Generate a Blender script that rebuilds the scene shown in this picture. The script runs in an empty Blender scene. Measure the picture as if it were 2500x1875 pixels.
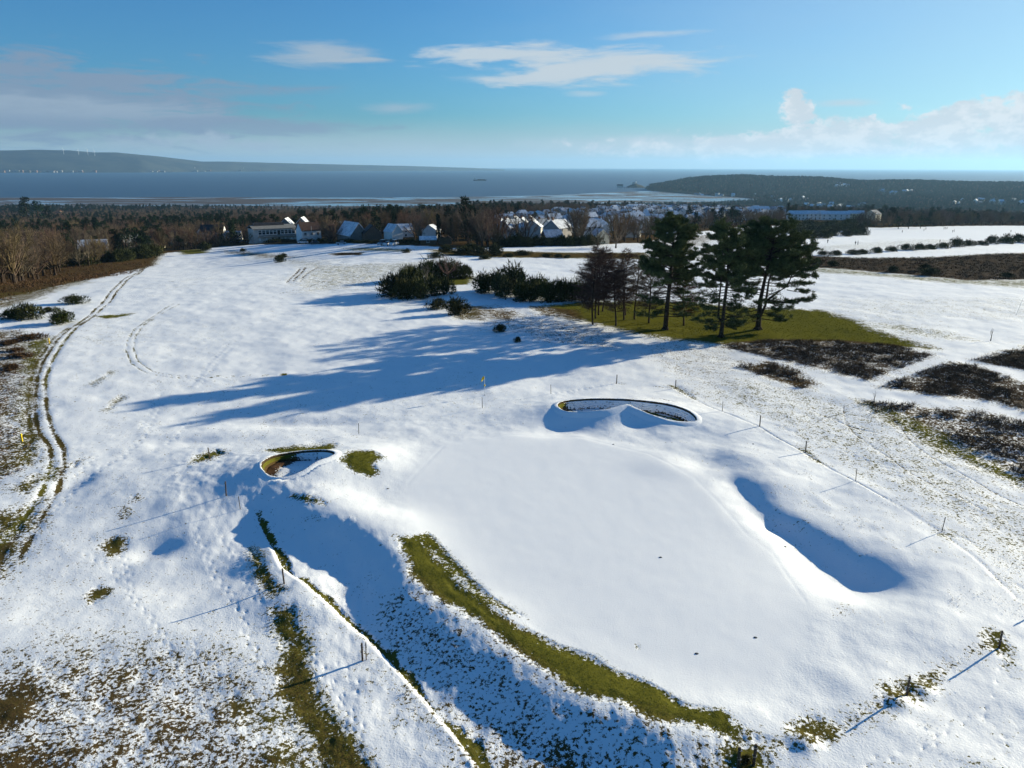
import bpy, math, random
import numpy as np
from mathutils import Vector, Matrix, Euler

# ------------------------------------------------------------------ camera, sky, sun, exposure
FPX, CX, CY = 1590.0, 1106.0, 829.5            # focal length and centre in a 2212 x 1659 frame
PITCH, ROLL, CAMZ = math.radians(16.52), math.radians(0.2), 24.0
SEA = -86.0
SUN_AZ = math.radians(31.5)                     # direction to the sun, from +x towards +y
SUN_EL = math.radians(13.3)
scene = bpy.context.scene
col = scene.collection
cf = np.array([0, math.cos(PITCH), -math.sin(PITCH)])
r0 = np.array([1.0, 0, 0]); u0 = np.array([0, math.sin(PITCH), math.cos(PITCH)])
cr = r0*math.cos(ROLL) + u0*math.sin(ROLL)
cu = -r0*math.sin(ROLL) + u0*math.cos(ROLL)
cam_d = bpy.data.cameras.new('camera'); cam = bpy.data.objects.new('camera', cam_d); col.objects.link(cam)
cam_d.sensor_width = 36; cam_d.lens = FPX/2212*36; cam_d.clip_start = 0.5; cam_d.clip_end = 120000
cam.matrix_world = Matrix(((cr[0], cu[0], -cf[0], 0), (cr[1], cu[1], -cf[1], 0), (cr[2], cu[2], -cf[2], CAMZ), (0, 0, 0, 1)))
scene.camera = cam
scene.view_settings.view_transform = 'Standard'; scene.view_settings.look = 'None'
scene.view_settings.gamma = 1; scene.view_settings.use_curve_mapping = False
scene.view_settings.exposure = 0.95

sun_d = bpy.data.lights.new('sun', 'SUN'); sun = bpy.data.objects.new('sun', sun_d); col.objects.link(sun)
sun_d.energy = 5.0; sun_d.angle = math.radians(0.5); sun_d.color = (1.0, 0.90, 0.66)
sdir = Vector((math.cos(SUN_EL)*math.cos(SUN_AZ), math.cos(SUN_EL)*math.sin(SUN_AZ), math.sin(SUN_EL)))
sun.rotation_euler = (-sdir).to_track_quat('-Z', 'Y').to_euler()
sun.location = (60, 40, 80)

def ray(px, py):
    d = cf + cr*((px-CX)/FPX) - cu*((py-CY)/FPX)
    return d/np.linalg.norm(d)
def azel(px, py):
    d = ray(px, py); return math.atan2(d[0], d[1]), math.asin(d[2])

class NT:                                       # small node-tree helper
    def __init__(s, nt): s.nt = nt; nt.nodes.clear()
    def n(s, t, **k):
        o = s.nt.nodes.new(t)
        for a, b in k.items(): setattr(o, a, b)
        return o
    def l(s, a, b): s.nt.links.new(a, b)
    def put(s, sock, v):
        if isinstance(v, bpy.types.NodeSocket): s.l(v, sock)
        elif v is not None: sock.default_value = v
    def m(s, op, a, b=None, c=None, clamp=False):
        o = s.n('ShaderNodeMath', operation=op, use_clamp=clamp)
        for i, v in enumerate((a, b, c)):
            if v is not None: s.put(o.inputs[i], v)
        return o.outputs[0]
    def ramp(s, v, lo, hi, a=0.0, b=1.0):
        o = s.n('ShaderNodeMapRange', interpolation_type='SMOOTHSTEP')
        s.put(o.inputs[0], v)
        for i, q in enumerate((lo, hi, a, b)): s.put(o.inputs[i+1], q)
        return o.outputs[0]
    def mix(s, f, a, b):
        o = s.n('ShaderNodeMix', data_type='RGBA')
        s.put(o.inputs[0], f)
        for k, v in ((6, a), (7, b)):
            s.put(o.inputs[k], tuple(v)+(1,) if isinstance(v, (tuple, list)) and len(v) == 3 else v)
        return o.outputs[2]
    def noise(s, vec, scale, detail=4, rough=0.55, dist=0.0):
        o = s.n('ShaderNodeTexNoise'); s.put(o.inputs['Vector'], vec)
        o.inputs['Scale'].default_value = scale; o.inputs['Detail'].default_value = detail
        o.inputs['Roughness'].default_value = rough; o.inputs['Distortion'].default_value = dist
        return o.outputs[0]
    def mapping(s, vec, scale=(1, 1, 1), rot=(0, 0, 0), loc=(0, 0, 0)):
        o = s.n('ShaderNodeMapping'); s.put(o.inputs[0], vec)
        o.inputs['Scale'].default_value = scale; o.inputs['Rotation'].default_value = rot; o.inputs['Location'].default_value = loc
        return o.outputs[0]

def build_world():
    w = bpy.data.worlds.new('World'); scene.world = w; w.use_nodes = True
    t = NT(w.node_tree)
    sky = t.n('ShaderNodeTexSky', sky_type='NISHITA', sun_disc=False)
    sky.sun_elevation = SUN_EL; sky.sun_rotation = math.pi/2 - SUN_AZ
    sky.altitude = 100; sky.air_density = 1.0; sky.dust_density = 0.7; sky.ozone_density = 4.0
    tc = t.n('ShaderNodeTexCoord'); sep = t.n('ShaderNodeSeparateXYZ'); t.l(tc.outputs['Generated'], sep.inputs[0])
    az = t.m('ARCTAN2', sep.outputs[0], sep.outputs[1]); el = t.m('ARCSINE', sep.outputs[2])
    comb = t.n('ShaderNodeCombineXYZ'); t.l(az, comb.inputs[0]); t.l(el, comb.inputs[1])
    v = comb.outputs[0]
    n_str = t.noise(t.mapping(v, (1, 6.5, 1), (0, 0, 0.04)), 11, 5, 0.65, 0.5)     # wind-drawn streaks
    n_cum = t.noise(t.mapping(v, (1, 1.5, 1)), 34, 6, 0.65, 0.2)                   # heaped puffs
    n_big = t.noise(t.mapping(v, (1, 4, 1)), 6, 3, 0.5)
    wb = t.n('ShaderNodeMix', data_type='RGBA', blend_type='MULTIPLY'); wb.inputs[0].default_value = 1; t.l(sky.outputs[0], wb.inputs[6]); wb.inputs[7].default_value = (0.43, 0.85, 1.10, 1)
    colr = wb.outputs[2]
    def cloud(px, py, wx, wy, dens, colour, nz='s', soft=1.0, tilt=0.0, k=2.4):
        nonlocal colr
        a0, e0 = azel(px, py)
        o = t.n('ShaderNodeMapping', vector_type='TEXTURE'); t.l(v, o.inputs[0]); o.inputs['Location'].default_value = (a0, e0, 0)
        o.inputs['Rotation'].default_value = (0, 0, tilt); o.inputs['Scale'].default_value = (wx/FPX, wy/FPX, 1)
        d = t.n('ShaderNodeVectorMath', operation='LENGTH'); t.l(o.outputs[0], d.inputs[0])
        nn = {'s': n_str, 'c': n_cum, 'b': n_big}[nz]
        q = t.m('MULTIPLY_ADD', nn, k, t.m('SUBTRACT', 1.0-k*0.5, d.outputs['Value']))
        colr = t.mix(t.ramp(q, -0.15, soft, 0.0, dens), colr, colour)
    K = 6.4
    W = (0.66*K, 0.76*K, 0.84*K); WB = (0.88*K, 0.93*K, 0.97*K); G = (0.27*K, 0.38*K, 0.53*K); PK = (0.46*K, 0.58*K, 0.70*K); HZ = (0.55*K, 0.69*K, 0.79*K)
    cumc = t.mix(t.ramp(t.noise(t.mapping(v, (1, 1.6, 1), loc=(.012, .03, 0)), 34, 4, 0.6), 0.42, 0.60), (0.72*K, 0.80*K, 0.87*K), WB)  # cumulus shading put into the colour as noisy grey-blue patches
    cloud(2450, 60, 1150, 620, 0.50, (0.60*K, 0.74*K, 0.80*K), 'b', 1.0, k=0.25)  # pale veil added to whiten the sky around the sun
    cloud(1106, 350, 2800, 85, 0.85, HZ, 'b', 0.9, k=0.3)
    cloud(2000, 338, 900, 44, 0.55, (0.72*K, 0.82*K, 0.88*K), 'b', 1.0, k=0.8)
    cloud(100, 215, 400, 72, 0.95, G, 's', 0.55, -0.03, 3.0)
    cloud(140, 238, 280, 26, 0.55, PK, 's', 0.7, 0, 2.8)
    cloud(90, 270, 380, 34, 0.7, G, 's', 1.0, 0, 2.6)
    cloud(520, 200, 190, 14, 0.7, G, 's', 1.0, 0.08, 2.0)
    cloud(560, 274, 230, 18, 0.8, G, 's', 0.5, 0, 2.2)
    cloud(440, 304, 80, 17, 0.9, PK, 'c', 0.7, 0, 2.6)
    cloud(550, 314, 70, 13, 0.8, PK, 'c', 0.8, 0, 2.6)
    cloud(280, 308, 90, 14, 0.6, PK, 'c', 0.8, 0, 2.6)
    cloud(690, 118, 130, 26, 0.9, PK, 's', 0.75, 0.0, 2.0)
    cloud(780, 131, 70, 8, 0.7, PK, 's', 0.9, 0.03, 1.8)
    cloud(1075, 116, 165, 20, 0.95, W, 's', 0.7, 0.06, 2.4)
    cloud(1290, 143, 240, 38, 1.0, W, 's', 0.7, 0.03, 2.4)
    cloud(1120, 170, 150, 13, 0.8, W, 's', 0.8, 0.0, 2.2)
    cloud(1400, 76, 110, 8, 0.6, W, 's', 1.0, 0.04, 2.2)
    cloud(860, 233, 84, 14, 0.6, PK, 's', 0.9, 0.02, 1.8)
    cloud(1265, 202, 48, 7, 0.5, W, 's', 0.9, 0, 1.8)
    cloud(1835, 223, 66, 8, 0.7, W, 's', 0.9, 0, 1.8)
    cloud(1600, 308, 520, 22, 0.6, W, 'b', 0.9, 0.01, 1.6)
    cloud(1305, 320, 46, 14, 0.6, W, 'c', 0.8, 0, 2.6)
    cloud(1726, 252, 34, 44, 1.0, cumc, 'c', 0.35, 0.1, 3.2)
    cloud(1716, 222, 12, 24, 0.9, cumc, 'c', 0.4, 0.1, 2.6)
    cloud(1770, 288, 120, 26, 0.95, cumc, 'c', 0.4, 0, 3.4)
    cloud(1960, 282, 90, 26, 0.95, cumc, 'c', 0.4, 0, 3.4)
    cloud(2110, 258, 150, 34, 0.97, cumc, 'c', 0.4, 0.08, 3.4)
    cloud(2130, 300, 130, 18, 0.85, cumc, 'c', 0.4, 0.0, 3.4)
    cloud(2260, 262, 90, 50, 0.9, cumc, 'c', 0.4, 0.1, 3.0)
    cloud(1720, 318, 420, 24, 0.95, cumc, 'c', 0.6, 0, 3.4)
    bg = t.n('ShaderNodeBackground'); t.l(colr, bg.inputs[0]); bg.inputs[1].default_value = 0.068
    w.cycles.sampling_method = 'MANUAL'; w.cycles.sample_map_resolution = 512
    out = t.n('ShaderNodeOutputWorld'); t.l(bg.outputs[0], out.inputs[0])
build_world()

# ------------------------------------------------------------------ helpers
rng = np.random.default_rng(7); random.seed(7)
TAB = rng.random((256, 256))
def vnoise(x, y):
    xi = np.floor(x).astype(int); yi = np.floor(y).astype(int); fx = x-xi; fy = y-yi
    fx = fx*fx*fx*(fx*(fx*6-15)+10); fy = fy*fy*fy*(fy*(fy*6-15)+10)
    a = TAB[yi & 255, xi & 255]; b = TAB[yi & 255, (xi+1) & 255]; c = TAB[(yi+1) & 255, xi & 255]; d = TAB[(yi+1) & 255, (xi+1) & 255]
    return (a*(1-fx)+b*fx)*(1-fy) + (c*(1-fx)+d*fx)*fy
def fbm(x, y, wl, oct=4, gain=0.5, off=0.0):
    s = 0; amp = 1; tot = 0; c, q = math.cos(0.6), math.sin(0.6); x = x/wl+off; y = y/wl+off*1.7
    for _ in range(oct):
        s = s + amp*vnoise(x, y); tot += amp; amp *= gain
        x, y = (x*c-y*q)*2.03+17.3, (x*q+y*c)*2.03+5.1
    return s/tot
def S(a, b, v):
    t = np.clip((v-a)/(b-a), 0, 1); return t*t*(3-2*t)
def seg_d(X, Y, a, b):
    dx, dy = b[0]-a[0], b[1]-a[1]; L = dx*dx+dy*dy+1e-12
    t = np.clip(((X-a[0])*dx+(Y-a[1])*dy)/L, 0, 1)
    return np.hypot(X-a[0]-t*dx, Y-a[1]-t*dy), (dx*(Y-a[1])-dy*(X-a[0])), t
def line_d(X, Y, P):
    """distance to a polyline, side (+ = left of travel) and parameter 0..1"""
    best = np.full(X.shape, 1e9); side = np.zeros(X.shape); par = np.zeros(X.shape); n = len(P)-1
    for i in range(n):
        d, s, t = seg_d(X, Y, P[i], P[i+1]); k = d < best
        best = np.where(k, d, best); side = np.where(k, s, side); par = np.where(k, (i+t)/n, par)
    return best, np.sign(side), par
def poly_sd(X, Y, P):
    best = np.full(X.shape, 1e9); ins = np.zeros(X.shape, bool); n = len(P)
    for i in range(n):
        a, b = P[i], P[(i+1) % n]
        d, _, _ = seg_d(X, Y, a, b); best = np.minimum(best, d)
        c = ((a[1] > Y) != (b[1] > Y)); ins ^= c & (X < (b[0]-a[0])*(Y-a[1])/((b[1]-a[1]) or 1e-9)+a[0])
    return np.where(ins, best, -best)
def culled(fn, X, Y, P, margin, fill):
    P = np.asarray(P); k = (X > P[:, 0].min()-margin) & (X < P[:, 0].max()+margin) & (Y > P[:, 1].min()-margin) & (Y < P[:, 1].max()+margin)
    out = np.full(X.shape, fill, float)
    if k.any(): out[k] = fn(X[k], Y[k], P)
    return out, k
def U0(px, py, z=0.0):
    d = ray(px, py); t = (z-CAMZ)/d[2]; return (d[0]*t, d[1]*t)
def at_r(px, r):
    """ground point at horizontal distance r below image column px"""
    d = ray(px, 400); k = r/math.hypot(d[0], d[1]); return (d[0]*k, d[1]*k)

# ------------------------------------------------------------------ the lie of the land
COAST = [U0(x, y, SEA) for x, y in [(-900, 452), (0, 449), (300, 450), (600, 451), (800, 450), (1000, 448), (1200, 447), (1400, 444), (1550, 441), (1663, 434), (1600, 427), (1500, 420), (1440, 415), (1400, 411), (1396, 408), (1425, 405), (1450, 400), (1700, 396), (2212, 393), (3000, 393)]] + [(9000, 1500), (6000, -3000), (-6000, -3000), (-6000, 900)]
RIDGE = [(1446, 4350, -76), (1472, 4300, -60), (1496, 4250, -50), (1535, 4150, -33), (1600, 4000, -24), (1680, 3900, -30), (1760, 3850, -29), (1850, 3800, -43), (1960, 3750, -38), (2080, 3700, -44), (2212, 3650, -40), (2700, 3500, -42)]
RIDGE = [at_r(p, r)+(z,) for p, r, z in RIDGE]
def T(X, Y):
    r = np.hypot(X, Y)
    z = np.interp(r, [0, 110, 170, 240, 320, 400, 500, 740, 1000, 1300, 1500, 1800, 2050, 9000], [0, 0, -1, -3, -6, -10, -15, -26, -40, -57, -67, -80, -84.3, -84.3])
    z = z - 7*S(0.10, 0.45, -X/(np.abs(Y)+1))*S(170, 300, r)*(1-S(900, 1500, r))
    z = z + S(-0.16, -0.02, X/(np.abs(Y)+1))*np.interp(r, [480, 600, 800, 1000, 1180, 1500], [0, 1.6, 4.2, 9, 9, 0])
    far = r > 1500
    if far.any():
        x, y = X[far], Y[far]; d, _, par = line_d(x, y, [q[:2] for q in RIDGE])
        crest = np.interp(par*(len(RIDGE)-1), range(len(RIDGE)), [q[2] for q in RIDGE])
        wid = np.interp(par*(len(RIDGE)-1), [0, 1, 2, 3, 8], [50, 90, 170, 380, 620])
        zz = np.maximum(z[far], SEA+1.5 + (crest-SEA)*np.exp(-(d/wid)**2) + 4*(fbm(x, y, 220, 3)-0.5))
        px_right = S(0.30, 0.6, x/(y+1)); zz = zz + px_right*14*np.exp(-((np.hypot(x, y)-2500)/700)**2)
        sd = poly_sd(x, y, COAST)
        z = z.copy(); z[far] = np.where(sd > 0, np.maximum(zz, SEA+0.4)*1.0, SEA-9+9*S(-40, 0, sd))
    return z
CREST = [U0(x, y, 0.3) for x, y in [(560, 985), (556, 1012), (585, 1035), (640, 1044), (690, 1052), (668, 1085), (690, 1112), (760, 1128), (830, 1160), (880, 1195), (893, 1240), (955, 1292), (1010, 1340), (1085, 1392), (1135, 1415), (1235, 1487), (1310, 1508), (1400, 1552), (1480, 1572), (1590, 1606), (1650, 1690), (1690, 1800)]]
LOW = CREST + [U0(-900, 1800), U0(-900, 940), U0(300, 950), U0(440, 965)]
SWALE = [U0(x, y, -0.4) for x, y in [(1590, 1052), (1625, 1095), (1660, 1130)]]
SWALE2 = [U0(x, y, -0.6) for x, y in [(1690, 1150), (1745, 1195), (1800, 1232), (1852, 1262)]]
SW3 = U0(1735, 1225, -0.3)
GREEN = [U0(x, y) for x, y in [(880, 1040), (950, 960), (1100, 938), (1250, 942), (1400, 978), (1500, 1030), (1560, 1090), (1610, 1150), (1670, 1195), (1740, 1300), (1730, 1400), (1650, 1480), (1550, 1500), (1400, 1480), (1250, 1400), (1130, 1330), (1020, 1250), (930, 1160), (870, 1090)]]
BUNK1 = [U0(x, y, 0.75) for x, y in [(1205, 876), (1212, 868), (1232, 863), (1280, 860), (1340, 862), (1390, 868), (1440, 873), (1480, 883), (1502, 895), (1498, 903), (1455, 902), (1410, 895), (1375, 886), (1350, 882), (1310, 888), (1270, 889), (1235, 888), (1214, 884)]]
BUNK2 = [U0(x, y, 0.7) for x, y in [(565, 1008), (572, 995), (592, 983), (625, 976), (660, 973), (698, 976), (722, 986), (712, 996), (680, 1008), (655, 1020), (620, 1029), (585, 1027), (570, 1018)]]
MOUNDS = [  # px, py, amp, sx, sy (m), angle
    (1250, 890, 0.55, 4.0, 2.6, 0), (1350, 885, 0.45, 4.5, 2.0, 0), (1440, 897, 0.45, 4.5, 2.4, -0.2), (1340, 868, 0.2, 9, 4, 0), (1205, 918, -0.40, 2.2, 1.5, 0.2), (1250, 916, -0.22, 2.0, 1.3, 0), (1372, 914, -0.26, 1.2, 1.2, 0),
    (600, 1012, 0.55, 3.2, 2.8, 0), (670, 1014, 0.5, 3.0, 1.8, 0.3), (720, 990, 0.3, 3.5, 3.0, 0),
    (700, 1078, 0.55, 2.2, 1.8, 0), (770, 1122, 0.5, 2.5, 1.6, 0), (860, 1168, 0.35, 2.0, 2.0, 0), (905, 1235, 0.3, 2.0, 1.8, 0),
    (1010, 1325, 0.25, 2.2, 1.6, 0), (1150, 1415, 0.2, 2.0, 1.4, 0), (1300, 1500, 0.3, 2.2, 1.4, 0), (1480, 1560, 0.3, 2.4, 1.4, 0),
    (790, 985, 0.45, 2.4, 2.2, 0), (645, 1240, 0.62, 2.4, 1.6, 0.3), (588, 1176, 0.50, 1.7, 1.3, 0), (668, 1290, 0.35, 1.8, 1.2, 0),
    (328, 1150, -0.4, 1.1, 0.9, 0.4), (150, 1030, -0.35, 1.6, 0.8, 1.2), (285, 676, -0.5, 2.2, 1.0, 0),
    (1520, 990, -0.35, 1.8, 1.4, 0.4), (1460, 1000, 0.2, 2.0, 1.5, 0), (1610, 985, 0.25, 2.5, 1.6, 0), (1690, 1040, 0.3, 2.4, 1.8, 0.3),
    (650, 905, -0.3, 4.5, 1.0, 0), (420, 945, -0.25, 3, 1.0, 0), (1995, 1478, 0.22, 0.45, 0.4, 0), (1945, 1508, 0.25, 0.5, 0.4, 0), (1742, 1592, 0.22, 0.45, 0.35, 0),
]
MW = [U0(a, b, 0.3)+(c, d, e, f) for a, b, c, d, e, f in MOUNDS]
LEDGE = [(500, 1082), (522, 1112), (556, 1152), (585, 1210), (612, 1264), (655, 1306), (700, 1342), (745, 1378), (790, 1415), (850, 1478), (920, 1560), (985, 1640), (1040, 1720)]
LEDGE = [U0(x, y, -2.0 if y > 1120 else -1.3) for x, y in LEDGE]
def HS(X, Y, carve=1.0):
    """smooth ground height without the fine snow relief"""
    z = T(X, Y); near = (np.hypot(X, Y) < 130)
    if near.any():
        x, y = X[near], Y[near]; h = np.zeros(x.shape)
        dl = poly_sd(x, y, LOW); dc, _, _ = line_d(x, y, CREST)
        D = (0.72+0.30*S(33.5, 41, y))*(1-S(41, 57, y))
        h -= np.where(dl > 0, D*S(0.0, 4.6, dc), 0)
        h -= 0.12*S(0, 30, -x-14)*(1-S(45, 90, y))
        for mx, my, amp, sx, sy, an in MW:
            c, s = math.cos(an), math.sin(an); u = (x-mx)*c+(y-my)*s; v = -(x-mx)*s+(y-my)*c
            h += amp*np.exp(-0.5*((u/sx)**2+(v/sy)**2))
        d, sd, _ = line_d(x, y, SWALE); h -= 0.30*np.exp(-0.5*(d/0.85)**2)
        d, sd, p = line_d(x, y, SWALE2); h -= 0.22*np.exp(-0.5*((x-SW3[0])**2+(y-SW3[1])**2)/3.4**2); w = 0.95+0.85*p; h -= (0.50+0.44*p)*np.exp(-0.5*(d/w)**2)
        h += 0.2*np.exp(-0.5*(((x-U0(1960, 1240)[0])/4.5)**2+((y-U0(1960, 1240)[1])/4.5)**2))
        for B, dep in ((BUNK1, 1.05), (BUNK2, 0.72)):
            sd, k = culled(poly_sd, x, y, B, 2, -2); h -= carve*(dep*S(-0.40, -0.12, sd) + 0.15*S(0.2, 1.6, sd))
        d, side, par = line_d(x, y, LEDGE)
        h += np.where((side < 0) & (par > 0) & (par < 1), 0.09*S(0, 0.25, d)*np.exp(-d/4), 0)*S(0.05, 0.3, par)
        # flat ground between camera and scene keeps falling gently to the left
        z = z.copy(); z[near] += h
    return z
_rs = np.exp(np.linspace(math.log(14), math.log(7000), 420))
def G(px, py, fn=HS):
    d = ray(px, py); k = math.hypot(d[0], d[1]); rs = _rs
    for _ in range(2):
        X = d[0]/k*rs; Y = d[1]/k*rs; zr = CAMZ + d[2]/k*rs; zt = fn(X, Y); h = np.nonzero(zr < zt)[0]
        i = len(rs)-1 if len(h) == 0 else max(h[0], 1)
        if _ == 0: rs = np.linspace(rs[i-1], rs[i], 14)
    if i > 0:
        a = zr[i-1]-zt[i-1]; b = zr[i]-zt[i]; t = a/(a-b) if a != b else 0
        return (X[i-1]+t*(X[i]-X[i-1]), Y[i-1]+t*(Y[i]-Y[i-1]))
    return (X[0], Y[0])
def hs1(x, y): return float(HS(np.array([float(x)]), np.array([float(y)]))[0])
def GP(pts): return [G(*p) for p in pts]
def zm(pts, k, ox, oy): return [(x*k+ox, y*k+oy) for x, y in pts]

OPEN = GP([(-500, 1700), (-500, 740), (-200, 690), (0, 622), (150, 588), (340, 550), (400, 541), (480, 533), (560, 528), (700, 527), (900, 531), (1000, 537), (1240, 530), (1400, 524), (1480, 503), (1600, 490), (1740, 486), (1900, 492), (2000, 489), (2212, 487), (2500, 490), (2700, 1700)])
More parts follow.
